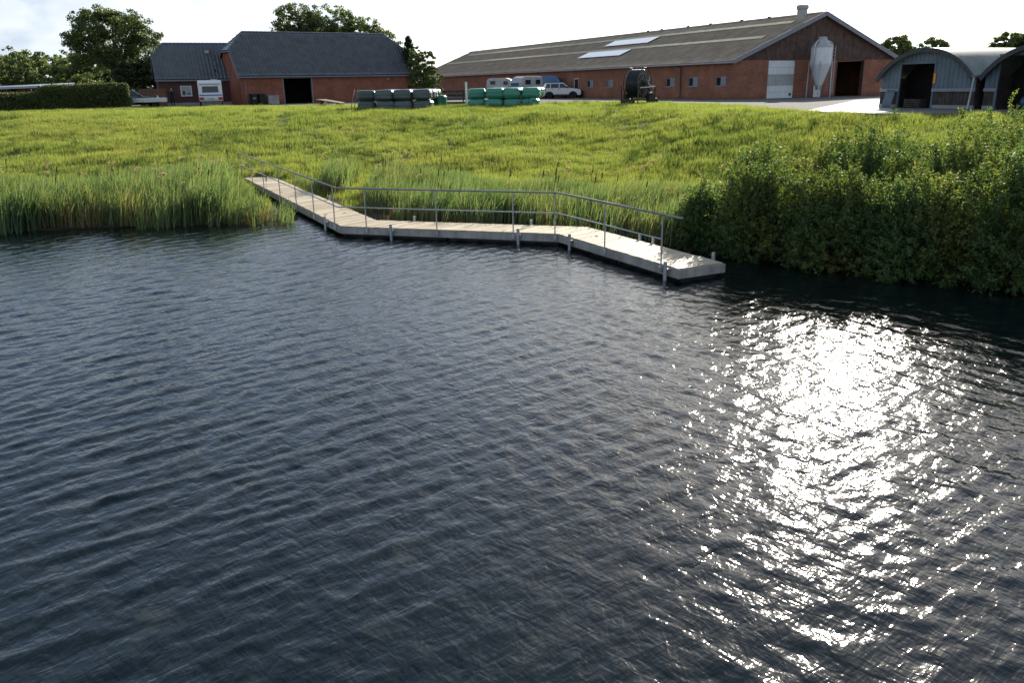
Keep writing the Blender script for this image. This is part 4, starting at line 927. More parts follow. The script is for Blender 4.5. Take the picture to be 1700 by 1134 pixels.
# caravan, rear wall to the viewer (local -y is the rear)
cv = thing('caravan', 'white caravan seen from the rear with blue stripe and wide back window', 'caravan', (-28.85, 83.4, ZY + .004), R(20.0))
w, Lc_, Hc = 1.10, 4.6, 2.42
prof = [(0, .50), (-.05, 1.0), (.0, 1.45), (.14, 2.2), (.34, Hc), (Lc_ - .5, Hc), (Lc_ - .15, 2.1), (Lc_, 1.1), (Lc_ - .05, .5)]
g = MB(); g.prism([(-w, y, z) for y, z in prof], (2 * w, 0, 0)); part('body', g, M['white'], cv, bevel=.09)
g = MB(); g.hexa([(-.76, .02, 1.28), (.76, .02, 1.28), (.76, .06, 1.28), (-.76, .06, 1.28)], [(-.72, .075, 1.86), (.72, .075, 1.86), (.72, .12, 1.86), (-.72, .12, 1.86)])
g.v = [(a, b - .055, c) for a, b, c in g.v]; part('rear_window', g, M['glass'], cv)
g = MB(); g.hexa([(-1.05, -.060, .98), (1.05, -.060, .98), (1.05, -.03, .98), (-1.05, -.03, .98)], [(-1.05, -.052, 1.09), (1.05, -.052, 1.09), (1.05, -.02, 1.09), (-1.05, -.02, 1.09)]); part('stripe', g, M['stripe_blue'], cv)
for s in (-1, 1):
    a, b = sorted((s * .66, s * 1.08)); g = MB(); g.box(a, -.10, .60, b, .02, .84); part('tail_light', g, M['palered'], cv)
    for yy in (1.95,): wheel(cv, (s * (w - .12), yy, .31), .31, .19, 'X')
    a, b = sorted((s * (w - .01), s * (w + .015)))
    g = MB(); g.box(a, .6, 1.25, b, 1.5, 1.85); part('side_window', g, M['glass'], cv); g = MB(); g.box(a, 2.6, 1.25, b, 3.6, 1.85); part('side_window', g, M['glass'], cv)
    g = MB(); g.cyl((s * .85, .3, 0), (s * .85, .3, .55), .03); part('corner_steady', g, M['galv'], cv)
g = MB(); g.box(-1.06, -.085, .46, 1.06, .02, .60); part('bumper', g, M['offwhite'], cv)
g = MB(); g.box(-.26, -.105, .66, .26, -.03, .78); part('number_plate', g, M['offwhite'], cv)
g = MB(); g.box(-.95, .02, 2.06, .95, .12, 2.10); part('awning_rail', g, M['grey'], cv)
g = MB(); g.box(.15, .9, Hc - .01, .75, 1.5, Hc + .1); part('roof_hatch', g, M['offwhite'], cv)
g = MB(); g.bar((-.5, Lc_, .45), (0, Lc_ + 1.2, .45), .08); g.bar((.5, Lc_, .45), (0, Lc_ + 1.2, .45), .08); part('drawbar', g, M['galv'], cv)
# flat trailer with load and the car in front of it
tr = thing('flatbed_trailer', 'silver flatbed trailer with low drop sides beside the hedge end', 'trailer', (-33.9, 81.35, ZY + .004), R(18))
g = MB(); g.box(-1.45, -.9, .50, 1.45, .9, .58); part('bed', g, M['oldwood'], tr)
for s in (-1, 1):
    a, b = sorted((s * .9, s * .94)); g = MB(); g.box(-1.49, a, .52, 1.49, b, .90); part('drop_side', g, M['alu'], tr)
    for x in (-.38, .38): wheel(tr, (x, s * .72, .28), .28, .16)
    g = MB(); a, b = sorted((s * .945, s * .965)); g.box(-1.44, a, .69, 1.44, b, .73); part('side_rib', g, M['galv'], tr)
g = MB(); g.box(-1.49, -.895, .52, -1.45, .895, .90); part('drop_side', g, M['alu'], tr); g = MB(); g.box(1.45, -.895, .52, 1.49, .895, .90); part('drop_side', g, M['alu'], tr)
g = MB(); g.bar((-1.4, 0, .45), (-2.6, 0, .45), .09); part('drawbar', g, M['galv'], tr)
g = MB(); g.box(1.2, -1.0, .42, 1.5, -.7, .5); part('light_bracket', g, M['palered'], tr)
cn = thing('white_canister', 'small white canister standing on the silver flatbed trailer', 'canister', (-33.3, 81.6, ZY + .585), R(18)); g = MB(); g.lathe([(.12, 0), (.13, .03), (.13, .34), (.05, .42), (.05, .48)], n=12); part('body', g, M['white'], cn); g = MB(); g.lathe([(.06, .48), (.06, .53)], n=10); part('cap', g, M['white'], cn)
lo = thing('firewood_heap', 'heap of dark logs lying on the silver flatbed trailer', 'logs', (-34.35, 81.2, ZY + .585), R(18))
for k, (x, y, z) in enumerate(((-.5, -.4, .1), (-.5, -.15, .1), (-.5, .12, .1), (-.5, .38, .1), (-.45, -.28, .29), (-.5, 0, .29), (-.48, .26, .29))): g = MB(); g.cyl((x - .45, y, z), (x + .6, y + .04, z), .10, .09, 9); part('log', g, M['bark'], lo)
suv('parked_car', 'pale blue car half hidden between the hedge end and the flatbed trailer', (-36.1, 82.6, ZY + .004), R(20), M['greyblue'])
wf = thing('board_fence', 'brown board fence behind the flatbed trailer, left of the annexe', 'fence', (-36.9, 85.9, ZY), R(18))
for k in range(16): g = MB(); g.box(k * .16, 0, .05, k * .16 + .15, .025, 1.72 + .02 * (k % 2)); part('board', g, M['brownwood'], wf)
for x in (.0, 1.25, 2.45): g = MB(); g.box(x, .03, -.1, x + .09, .12, 1.65); part('post', g, M['oldwood'], wf)
# bins at the house wall
for (lx_, lb_, nm) in ((.95, 'black wheeled bin nearest the corner of the brick house', 0), (1.75, 'black wheeled bin in the middle of the row by the house wall', 1)):
    p = Vector((-27.22, 87.88)) + Vector((.842, .539)) * lx_ + Vector((.539, -.842)) * .75
    b_ = thing('wheeled_bin', lb_, 'bin', (p.x, p.y, ZY + .004), HROT, 'black bins by the house wall')
    g = MB(); g.hexa([(-.26, -.3, .06), (.26, -.3, .06), (.26, .3, .06), (-.26, .3, .06)], [(-.33, -.38, 1.0), (.33, -.38, 1.0), (.33, .38, 1.0), (-.33, .38, 1.0)]); part('body', g, M['black'], b_, bevel=.02)
    g = MB(); g.hexa([(-.36, -.42, 1.003), (.36, -.42, 1.003), (.36, .42, 1.003), (-.36, .42, 1.003)], [(-.33, -.38, 1.08), (.33, -.38, 1.08), (.33, .38, 1.08), (-.33, .38, 1.08)]); part('lid', g, M['black'], b_)
    g = MB(); g.cyl((-.3, .34, .1), (.3, .34, .1), .1, n=12); part('wheel', g, M['rubber'], b_)
    if nm == 0: g = MB(); g.box(-.15, -.375, .55, .15, -.34, .7); part('sticker', g, M['grey'], b_)
p = Vector((-27.22, 87.88)) + Vector((.842, .539)) * 2.95 + Vector((.539, -.842)) * .7
bx = thing('grey_cabinet', 'pale grey storage box standing right of the black bins', 'box', (p.x, p.y, ZY + .004), HROT)
for s in (0, 1): g = MB(); g.box(-.55 + .56 * s, -.32, .02, -.01 + .56 * s, -.29, .86); part('door', g, M['fascia'], bx)
g = MB(); g.box(-.56, -.285, 0, .56, .3, .86); part('body', g, M['fascia'], bx); g = MB(); g.box(-.6, -.36, .865, .6, .33, .91); part('lid', g, M['lilac'], bx)

# ------------------------------------------------------------------ irrigation hose reel
rl = thing('hose_reel', 'rusty irrigation hose reel with a big black drum standing on two tyres in the grass', 'hose reel', (8.75, 57.6, gz(8.75, 57.6) + .02), R(-36))   # local x = drum axle
zc, rD = 1.42, .90
g = MB(); g.lathe([(.30, -.44), (.84, -.44), (.86, -.3), (.855, 0), (.86, .3), (.84, .44), (.30, .44)], n=32); g.xform(Matrix.Translation((0, 0, zc)) @ Matrix.Rotation(R(90), 4, 'Y')); part('hose_coil', g, M['hose'], rl, smooth=False)
for k in range(9):
    g = MB(); x = -.40 + .1 * k; g.tube([(x + .01 * math.sin(t), .865 * math.cos(t), zc + .865 * math.sin(t)) for t in np.linspace(0, 2 * math.pi, 33)], .05, 6, False); part('hose_turn', g, M['hose'], rl, smooth=True)
for s in (-1, 1):
    g = MB(); x = .52 * s
    g.tube([(x, 1.0 * math.cos(t), zc + 1.0 * math.sin(t)) for t in np.linspace(0, 2 * math.pi, 33)], .032, 6, False); fl = part('flange', g, M['rust'], rl)
    g = MB(); g.tube([(x, .55 * math.cos(t), zc + .55 * math.sin(t)) for t in np.linspace(0, 2 * math.pi, 25)], .02, 6, False); part('ring', g, M['rust'], fl)
    for k in range(8):
        t = k * math.pi / 4 + .2; g = MB(); g.cyl((x, .1 * math.cos(t), zc + .1 * math.sin(t)), (x, .99 * math.cos(t), zc + .99 * math.sin(t)), .022, n=6); part('spoke', g, M['rust'], fl)
    g = MB(); g.cyl((x - .08, 0, zc), (x + .08, 0, zc), .14, n=14); part('hub', g, M['rust'], fl)
    g = MB(); xx = .70 * s
    g.bar((xx, -.75, .38), (xx, 0, zc + .04), .08); g.bar((xx, .75, .38), (xx, 0, zc + .04), .08); part('stand', g, M['rust'], rl)
    g = MB(); g.bar((xx, -1.15, .40), (xx, 1.25, .40), .10); part('chassis_beam', g, M['rust'], rl)
    wheel(rl, (.86 * s, .25, .40), .42, .24, 'X', M['rust'])
g = MB(); g.cyl((-.75, 0, zc), (.75, 0, zc), .05, n=10); part('axle', g, M['rust'], rl)
for yy in (-1.1, 1.2): g = MB(); g.bar((-.66, yy, .40), (.66, yy, .40), .09); part('cross_beam', g, M['rust'], rl)
g = MB(); g.bar((.78, -1.1, 1.16), (.78, 1.1, 1.22), .06); part('guide_bar', g, M['galv'], rl)
g = MB(); g.bar((-.78, -1.1, 1.10), (-.78, .7, 1.14), .06); part('guide_bar', g, M['rust'], rl)
for x, y in ((.62, -1.1), (-.62, -1.1), (.78, 1.08)): g = MB(); g.bar((x, y, -.02), (x, y, 1.3), .06); part('upright', g, M['rust'], rl)
g = MB(); g.box(-.5, -1.25, .02, .35, -1.0, .38); part('counterweight', g, M['oldwood'], rl)
g = MB(); g.tube([(.55, 1.2, .4), (.6, 1.7, .4), (.6, 2.0, .25)], .05, 8); dbo = part('drawbar', g, M['rust'], rl)
g = MB(); g.cyl((.42, 1.75, .16), (.62, 1.75, .16), .2, n=14); part('jockey_wheel', g, M['rubber'], rl)
g = MB(); g.bar((.72, .1, zc), (.8, .75, zc - .3), .05); g.bar((.72, .1, zc), (.78, .2, zc + .5), .04); part('crank', g, M['galv'], rl)
g = MB(); g.box(-.2, .95, .46, .5, 1.3, .85); part('gearbox', g, M['rust'], rl, bevel=.03)

# ------------------------------------------------------------------ person
def skin_body(name, joints, edges, radii, m, parent, root_i=0, sub=2):
    me = bpy.data.meshes.new(name); me.from_pydata(joints, edges, []); me.materials.append(m)
    o = link(name, me, parent); sk = o.modifiers.new('skin', 'SKIN'); sk.use_smooth_shade = True
    for i, r in enumerate(radii): me.skin_vertices[0].data[i].radius = r if isinstance(r, tuple) else (r, r)
    me.skin_vertices[0].data[root_i].use_root = True
    s = o.modifiers.new('sub', 'SUBSURF'); s.levels = sub; s.render_levels = sub; return o
pe = thing('person', 'person in black clothes standing by the annexe with both hands raised to the face', 'person', (-32.35, 82.7, ZY + .004), R(12))  # faces local -y
J_ = [(0, 0, .95), (0, 0, 1.10), (0, -.005, 1.28), (0, 0, 1.42), (0, -.005, 1.50),
      (-.10, 0, .90), (-.105, -.02, .49), (-.11, .02, .09), (-.115, -.14, .04),
      (.10, 0, .90), (.115, .01, .49), (.13, .05, .09), (.14, -.11, .04),
      (-.19, 0, 1.40), (-.30, -.10, 1.17), (-.12, -.26, 1.40),
      (.19, 0, 1.40), (.30, -.10, 1.17), (.12, -.26, 1.40)]
E_ = [(0, 1), (1, 2), (2, 3), (3, 4), (0, 5), (5, 6), (6, 7), (7, 8), (0, 9), (9, 10), (10, 11), (11, 12), (3, 13), (13, 14), (14, 15), (3, 16), (16, 17), (17, 18)]
rad = [(.15, .11), (.145, .10), (.165, .115), (.12, .085), (.055, .055), (.095, .1), (.065, .065), (.05, .05), (.045, .03), (.095, .1), (.065, .065), (.05, .05), (.045, .03), .065, .048, .036, .065, .048, .036]
skin_body('body', J_, E_, rad, M['cloth'], pe)
me = bpy.data.meshes.new('head'); bm = bmesh.new(); bmesh.ops.create_uvsphere(bm, u_segments=20, v_segments=14, radius=1)
for v in bm.verts:
    x, y, z = v.co; jaw = 1 - .22 * max(0, -z)
    v.co = (x * .078 * jaw, y * .098 - .012 * max(0, -z), z * .122)
    if y < -.85 and abs(x) < .22 and -.35 < z < .1: v.co.y -= .02
bm.to_mesh(me); bm.free(); me.materials.append(M['skin']); me.polygons.foreach_set('use_smooth', [True] * len(me.polygons))
hd = link('head', me, pe, (0, -.02, 1.635)); hd.rotation_euler = (R(-6), 0, 0)
g = MB(); g.cyl((0, 0, 1.46), (0, -.008, 1.56), .052, .05, 10); part('neck', g, M['skin'], pe)
me = bpy.data.meshes.new('hair'); bm = bmesh.new(); bmesh.ops.create_uvsphere(bm, u_segments=18, v_segments=12, radius=1); bmesh.ops.delete(bm, geom=[v for v in bm.verts if v.co.z < -.25 or (v.co.y < -.35 and v.co.z < .45)], context='VERTS')
for v in bm.verts: v.co = (v.co.x * .086, v.co.y * .106, v.co.z * .131)
bm.to_mesh(me); bm.free(); me.materials.append(M['hair']); h_ = link('hair', me, pe, (0, -.015, 1.642))
for s in (-1, 1):
    g = MB(); g.lathe([(.008, -.028), (.016, 0), (.008, .03)], (s * .08, -.01, 1.63), 8); part('ear', g, M['skin'], hd); g_ = hd.children[-1]; g_.location = (0, .02, -1.635)
    Jh = [(s * .118, -.265, 1.41), (s * .09, -.30, 1.475)]; ed = [(0, 1)]; rr = [.032, .036]
    for k, (dx, dz, l) in enumerate(((-.03, .02, .06), (-.01, .035, .07), (.012, .035, .068), (.03, .022, .052))):
        i0 = len(Jh); Jh += [(s * (.09 - dx * .6), -.315, 1.50 + dz * .4), (s * (.065 - dx * .5), -.345, 1.515 + dz), (s * (.04 - dx * .4), -.335, 1.52 + dz)]; ed += [(1, i0), (i0, i0 + 1), (i0 + 1, i0 + 2)]; rr += [.011, .010, .008]
    i0 = len(Jh); Jh += [(s * .075, -.28, 1.50), (s * .055, -.275, 1.535)]; ed += [(1, i0), (i0, i0 + 1)]; rr += [.012, .010]
    skin_body('hand', Jh, ed, rr, M['skin'], pe, 0, 1)
    g = MB(); g.lathe([(.004, -.006), (.009, 0), (.004, .006)], (s * .03, -.108, 1.65), 8); g_ = part('eye', g, M['white'], hd); g_.location = (0, .02, -1.635)
ph = thing('phone', 'dark phone held up in both hands by the person in black', 'phone', (-32.35 + .36 * math.sin(R(12)), 82.7 - .36 * math.cos(R(12)), ZY + 1.50), R(12))
g = MB(); g.box(-.075, -.006, -.01, .075, .004, .075); part('case', g, M['black'], ph)

# ------------------------------------------------------------------ trees, hedge, bushes
def leaves_mesh(name, C, S_, m, aspect=1.0, r=None, up=.0, fold=True):
    """one small leaf (two folded triangles) per centre"""
    r = r or RNG; n = len(C); a = r.normal(size=(n, 3)); a[:, 2] -= up; a /= np.linalg.norm(a, axis=1)[:, None]
    b = np.cross(a, r.normal(size=(n, 3))); b /= np.linalg.norm(b, axis=1)[:, None] + 1e-9; c = np.cross(a, b)
    L = S_[:, None] * a; Wd_ = (S_ * aspect * .5)[:, None] * b; bend = (S_ * .18)[:, None] * c
    V = np.empty((n, 4, 3)); V[:, 0] = C - L * .5; V[:, 1] = C + Wd_ + bend; V[:, 2] = C + L * .5; V[:, 3] = C - Wd_ + bend
    i = np.arange(n)[:, None] * 4; Fq = np.concatenate([i + [[0, 1, 2]], i + [[0, 2, 3]]])
    return np_mesh(name, V.reshape(-1, 3), Fq, m)
def clumped(blobs, n, sub, r, gap=.30):
    """points in clumps spread through ellipsoid blobs (x,y,z,rx,ry,rz)"""
    B = np.array(blobs, float); w = (B[:, 3] * B[:, 4] * B[:, 5]) ** (2 / 3); w /= w.sum(); ci = []
    for b, k in zip(B, np.maximum(4, (w * sub).astype(int))):
        d = r.normal(size=(k, 3)); d /= np.linalg.norm(d, axis=1)[:, None]; rad = r.uniform(.45, 1.0, (k, 1)) ** .6
        cs = b[:3] + d * rad * b[3:]; s = (b[3:].mean() * r.uniform(.09, .25, k)); ci.append(np.c_[cs, s])
    Cc = np.concatenate(ci); ww = Cc[:, 3] ** 2; ww /= ww.sum(); j = r.choice(len(Cc), n, p=ww)
    o = r.normal(size=(n, 3)); o /= np.linalg.norm(o, axis=1)[:, None]; o *= (r.uniform(0, 1, (n, 1)) ** .45)
    return Cc[j, :3] + o * Cc[j, 3:] * [1.25, 1.25, .8], Cc
def tree(name, label, x, y, blobs, n, size, m, trunk_r, sub=120, seed=1, group=None, aspect=.8, limbs=7, zb=None, fork=.35):
    r = np.random.default_rng(seed); zb = min(ZY, gz(x, y)) if zb is None else zb
    t = thing(name, label, 'tree', (x, y, zb), 0, group)
    Pts, Cc = clumped(blobs, n, sub, r)
    part('crown', leaves_mesh('crown', Pts, size * r.uniform(.6, 1.3, len(Pts)), m, aspect, r), m, t)
    top = max(b[2] for b in blobs); g = MB(); cxm, cym = np.mean([b[0] for b in blobs]), np.mean([b[1] for b in blobs])
    hf = top * fork; g.tube([(0, 0, -.2), (0, 0, hf * .4), (cxm * .2, cym * .2, hf), (cxm * .7, cym * .7, top * .75), (cxm, cym, top)], [trunk_r * 1.3, trunk_r, trunk_r * .8, trunk_r * .4, trunk_r * .1], 8)
    part('trunk', g, M['bark'], t)
    sel = Cc[r.choice(len(Cc), min(limbs * 4, len(Cc)), replace=False)]
    g = MB()
    for k, c in enumerate(sel):
        s0 = Vector((cxm * .15, cym * .15, hf * r.uniform(.7, 1.5))); e = Vector(c[:3]); mid = s0.lerp(e, .5) + Vector((0, 0, .08 * (e - s0).length)); rr_ = trunk_r * r.uniform(.18, .42)
        g.tube([s0, mid, e], [rr_, rr_ * .6, rr_ * .18], 5, False)
    part('limb', g, M['bark'], t)
    return t
# big oak by the annexe
tree('oak_tree', 'tall broad oak tree with airy crown standing left of the annexe', -46.0, 101.8, [(0, 0, 7.5, 4.6, 4, 3.2), (-3.6, 0, 6.6, 2.6, 2.6, 2.4), (3.6, .5, 6.6, 2.8, 2.8, 2.2), (-1.5, 0, 9.2, 3.0, 2.8, 1.9), (2.0, 0, 8.9, 2.6, 2.4, 1.8), (-3.2, 0, 4.6, 1.9, 1.9, 1.3), (5.0, 0, 5.2, 1.6, 1.8, 1.5)], 30000, .22, M['oak'], .42, 330, 3)
tree('bushy_tree', 'dense dark bushy tree touching the left end of the annexe roof', -41.0, 96.2, [(0, 0, 2.6, 2.4, 2, 2.4), (1.3, 0, 3.9, 1.6, 1.5, 1.6), (-1.2, 0, 3.2, 1.5, 1.5, 1.7)], 16000, .2, M['dark_leaf'], .15, 220, 4, fork=.2)
tree('willow_tree', 'pale green round tree in front of the dark trees left of the oak', -50.6, 103, [(0, 0, 2.0, 2.3, 2, 1.9), (-1.6, 0, 1.6, 1.6, 1.5, 1.4)], 9000, .2, M['oak2'], .12, 150, 5, fork=.2)
tree('alder_tree', 'dark slim tree left of the oak, rising above the hedge', -54.9, 112.6, [(0, 0, 4.2, 1.2, 1.2, 2.2), (.4, 0, 5.4, .8, .8, 1.0), (-1.2, 0, 3.2, 1.2, 1.2, 1.4), (1.9, 0, 3.2, 1.4, 1.2, 1.3)], 11000, .22, M['dark_leaf'], .15, 180, 6)
# trees behind the brick house
for k, (x, y, h, rx, sd_, lb_) in enumerate(((-26.6, 112.5, 12.2, 3.2, 11, 'dark crown of the tallest tree showing above the left half of the tiled ridge'), (-22.6, 113.3, 11.8, 3.0, 12, 'pale green crown showing above the middle of the tiled ridge'), (-18.9, 113.8, 10.6, 2.6, 13, 'small pale green crown above the right half of the tiled ridge'), (-15.9, 114.3, 8.6, 2.0, 14, 'thin low crown just above the right end of the tiled ridge'))):
    tree('garden_tree', lb_, x, y, [(0, 0, h - 2.0, rx, 2, 2.0), (-1.4, 0, h - 3.0, rx * .7, 1.8, 2.0), (1.5, 0, h - 3.2, rx * .7, 1.8, 1.9), (0, 0, h - 4.6, rx * 1.1, 2, 2.2)], 11000, .23, M['oak'] if k in (0,) else M['oak2'], .25, 230, sd_, 'trees behind the brick house')
# spruce and the loose tree between house and barn
sp = thing('spruce_tree', 'dark pointed spruce rising at the right end of the brick house', 'tree', (-11.2, 99.6, ZY))
r_ = np.random.default_rng(5); C_ = []
for k in range(26):
    z = 1.2 + 6.0 * k / 26; rad_ = (1 - k / 27) ** .75 * 2.0
    for q in range(9):
        a = r_.uniform(0, 6.28); m_ = 34; tt = r_.uniform(.1, 1, m_); C_.append(np.c_[math.cos(a) * tt * rad_ + r_.normal(0, .08, m_), math.sin(a) * tt * rad_ + r_.normal(0, .08, m_), z - tt * .35 + r_.normal(0, .07, m_)])
C_ = np.concatenate(C_); part('crown', leaves_mesh('crown', C_, .2 * r_.uniform(.6, 1.3, len(C_)), M['conifer'], .5, r_), M['conifer'], sp)
g = MB(); g.tube([(0, 0, -.1), (0, 0, 7.3)], [.16, .03], 8); part('trunk', g, M['bark'], sp)
tree('birch_tree', 'loose olive green tree between the brick house and the long barn', -9.5, 97.6, [(0, 0, 2.6, 1.4, 1.2, 1.8), (.5, 0, 4.3, 1.0, .9, 1.2), (-.7, 0, 4.0, 1.0, .9, 1.5), (1.4, 0, 2.5, .8, .8, 1.2), (-.9, 0, 5.4, .6, .6, .9)], 16000, .16, M['oak2'], .11, 190, 21, fork=.25)
tree('elder_bush', 'low pale shrub at the foot of the loose tree by the barn end', -8.2, 96.2, [(0, 0, .9, .9, .8, .9), (.5, 0, .6, .6, .6, .6)], 2500, .15, M['oak2'], .06, 30, 22, fork=.2)
tree('wall_shrub', 'small dark shrub growing against the barn wall by the white side door', 8.15, 94.2, [(0, 0, .75, .45, .45, .8), (.1, 0, 1.3, .3, .3, .4)], 1500, .1, M['dark_leaf'], .04, 24, 23, fork=.2)
for k, (x, y, h, rx, lb_, sd_) in enumerate(((49.5, 110, 6.7, 1.9, 'loose tree crown above the left flank of the first arched shed', 31), (53.5, 108.5, 6.1, 2.0, 'low tree crown behind the top of the first arched shed', 32), (60.3, 104.5, 6.6, 2.0, 'tree crown left of the second shed roof near the right frame edge', 33), (63.5, 103, 7.3, 2.4, 'tallest tree crown at the right frame edge behind the sheds', 34), (47.3, 110.5, 5.4, 1.2, 'small tree crown beside the right eave of the barn', 35))):
    tree('far_tree', lb_, x, y, [(0, 0, h - 1.5, rx, 1.8, 1.5), (-1.0, 0, h - 2.4, rx * .8, 1.5, 1.3), (1.2, 0, h - 2.3, rx * .8, 1.5, 1.3), (0, 0, 2, rx * .8, 1.5, 1.4)], 14000, .22, M['oak2'], .2, 260, sd_, 'trees behind the arched sheds')
# far wood along the left horizon: one mass
bl = []; r_ = np.random.default_rng(9)
for k in range(120):
    x = -130 + k * .62 + r_.normal(0, .8); y = 172 + r_.uniform(0, 26) + (x + 100) * .2; h = 9.3 + r_.normal(0, 1.0) - .05 * max(0, x + 100)
    bl += [(x, y, h * .52, 2.6, 2.6, h * .48), (x + r_.normal(0, 1), y, h * .8, 1.4, 1.4, h * .2)]
Pts, _ = clumped(bl, 120000, 3600, r_); Pts[:, 2] += ZY
o = link('wood', leaves_mesh('wood', Pts, .42 * r_.uniform(.6, 1.3, len(Pts)), M['oak2'], .9, r_)); o['kind'] = 'stuff'; o['label'] = 'far green wood along the left horizon'
bl = []
for k in range(60):
    x = -20 + k * 5.5 + r_.normal(0, 2); y = 330 + r_.uniform(0, 50); h = 6.5 + r_.normal(0, 1.0); bl += [(x, y, h * .5, 4, 3, h * .5)]
Pts, _ = clumped(bl, 14000, 500, r_); Pts[:, 2] += ZY
o = link('wood', leaves_mesh('wood', Pts, 1.0 * r_.uniform(.6, 1.3, len(Pts)), M['oak2'], .9, r_)); o['kind'] = 'stuff'; o['label'] = 'far tree line behind the farm'
# clipped hedge: tall right block and lower left run
def hedge(name, label, pts, wdt, h0, h1, n, seed):
    r = np.random.default_rng(seed); a, b = Vector(pts[0]), Vector(pts[1]); L = (b - a).length; d = (b - a) / L; nn = Vector((-d.y, d.x))
    t = thing(name, label, 'hedge', ((a.x + b.x) / 2, (a.y + b.y) / 2, ZY - .05)); c = (a + b) / 2
    C = []
    u = r.uniform(0, 1, n); face = r.choice(4, n, p=[.45, .33, .12, .10]); ht = h0 + (h1 - h0) * u; ht = ht + .10 * (vnoise(u * L * 1.2, u * 0 + seed, seed) - .5)
    v = r.uniform(-.5, .5, n); w_ = r.uniform(0, 1, n)
    v = np.where(face == 0, -.5 + r.normal(0, .03, n), np.where(face == 2, .5, v)); w_ = np.where(face == 1, 1 + r.normal(0, .03, n), w_)
    u = np.where(face == 3, np.round(u) + r.normal(0, .004, n), u)
    rd_ = 1 - .5 * np.clip((w_ - .82) / .18, 0, 1) ** 2
    X_ = a.x + d.x * u * L + nn.x * v * wdt * rd_ - c.x; Y_ = a.y + d.y * u * L + nn.y * v * wdt * rd_ - c.y
    part('foliage', leaves_mesh('foliage', np.c_[X_, Y_, w_ * ht] + r.normal(0, .045, (n, 3)), .13 * r.uniform(.6, 1.4, n), M['hedge'], .8, r), M['hedge'], t)
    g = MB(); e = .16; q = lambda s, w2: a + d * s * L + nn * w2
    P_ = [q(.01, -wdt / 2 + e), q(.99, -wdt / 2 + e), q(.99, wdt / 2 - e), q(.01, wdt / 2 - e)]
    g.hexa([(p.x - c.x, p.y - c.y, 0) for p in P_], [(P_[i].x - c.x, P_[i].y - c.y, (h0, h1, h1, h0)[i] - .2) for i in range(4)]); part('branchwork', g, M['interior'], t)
    return t
hedge('hedge', 'tall clipped dark green hedge block ending beside the flatbed trailer', ((-41.3, 75.9), (-34.9, 79.0)), 1.7, 2.0, 2.15, 26000, 2)
hedge('hedge', 'lower brownish hedge run at the left frame edge before the low shed roof', ((-53.5, 70.3), (-41.4, 75.85)), 1.5, 1.35, 1.5, 26000, 3)
lsd = thing('low_shed', 'low red walled shed with grey sloping roof edge behind the left hedge', 'shed', (-50.6, 81.5, ZY), R(28))
g = MB(); g.box(-5, 0, 0, 8.2, 4, 1.72); part('wall', g, M['brick_house'], lsd)
g = MB(); g.hexa([(-5.4, -.45, 1.70), (8.7, -.45, 2.16), (8.7, 4.3, 2.36), (-5.4, 4.3, 1.9)], [(-5.4, -.45, 1.86), (8.7, -.45, 2.32), (8.7, 4.3, 2.5), (-5.4, 4.3, 2.04)]); part('roof', g, M['galv'], lsd)
g = MB(); g.bar((-5.4, -.49, 1.78), (8.7, -.49, 2.24), .05, .2); part('fascia', g, M['offwhite'], lsd)

# willow bushes on the right bank: stems and thousands of narrow leaves along arching shoots
def willow(label, x, y, rx, h, n_shoot, seed, zb=-.15, sparse=1.0):
    r = np.random.default_rng(seed); t = thing('willow_bush', label, 'bush', (x, y, zb), 0, 'willow bushes on the right bank')
    a = r.uniform(0, 2 * np.pi, n_shoot); e = np.arcsin(r.uniform(-.05, 1, n_shoot)); rr_ = r.uniform(.62, 1.05, n_shoot) * (1 + .15 * np.sin(a * 3 + seed) * np.cos(e * 4))
    tip = np.c_[np.cos(a) * np.cos(e) * rx * rr_, np.sin(a) * np.cos(e) * rx * rr_, h * (.12 + .88 * np.sin(e) * rr_) ]
    d = np.c_[np.cos(a) * np.cos(e), np.sin(a) * np.cos(e), .55 + np.sin(e)] + r.normal(0, .30, (n_shoot, 3)); d /= np.linalg.norm(d, axis=1)[:, None]
    L = r.uniform(.35, .85, n_shoot); k = 34; s = np.linspace(0, 1, k)
    P_ = tip[:, None, :] - d[:, None, :] * (L[:, None, None] * (1 - s)[None, :, None])
    P_[:, :, 2] -= (.18 * L[:, None] * (s[None, :] ** 2))
    P_ = P_.reshape(-1, 3) + r.normal(0, .028, (n_shoot * k, 3)); P_ = P_[P_[:, 2] > .08 + r.exponential(.16, len(P_))]
    part('foliage', leaves_mesh('foliage', P_, r.uniform(.045, .105, len(P_)), M['willow'], .42, r), M['willow'], t)
    g = MB()
    for q in range(26):
        i = r.integers(n_shoot); e_ = Vector(tip[i]); b0 = Vector((r.normal(0, rx * .22), r.normal(0, rx * .22), 0)); md = b0.lerp(e_, .5) + Vector((0, 0, .12 * h)); g.tube([b0, md, e_], [.035, .022, .006], 5, False)
    part('stem', g, M['bark'], t)
    return t
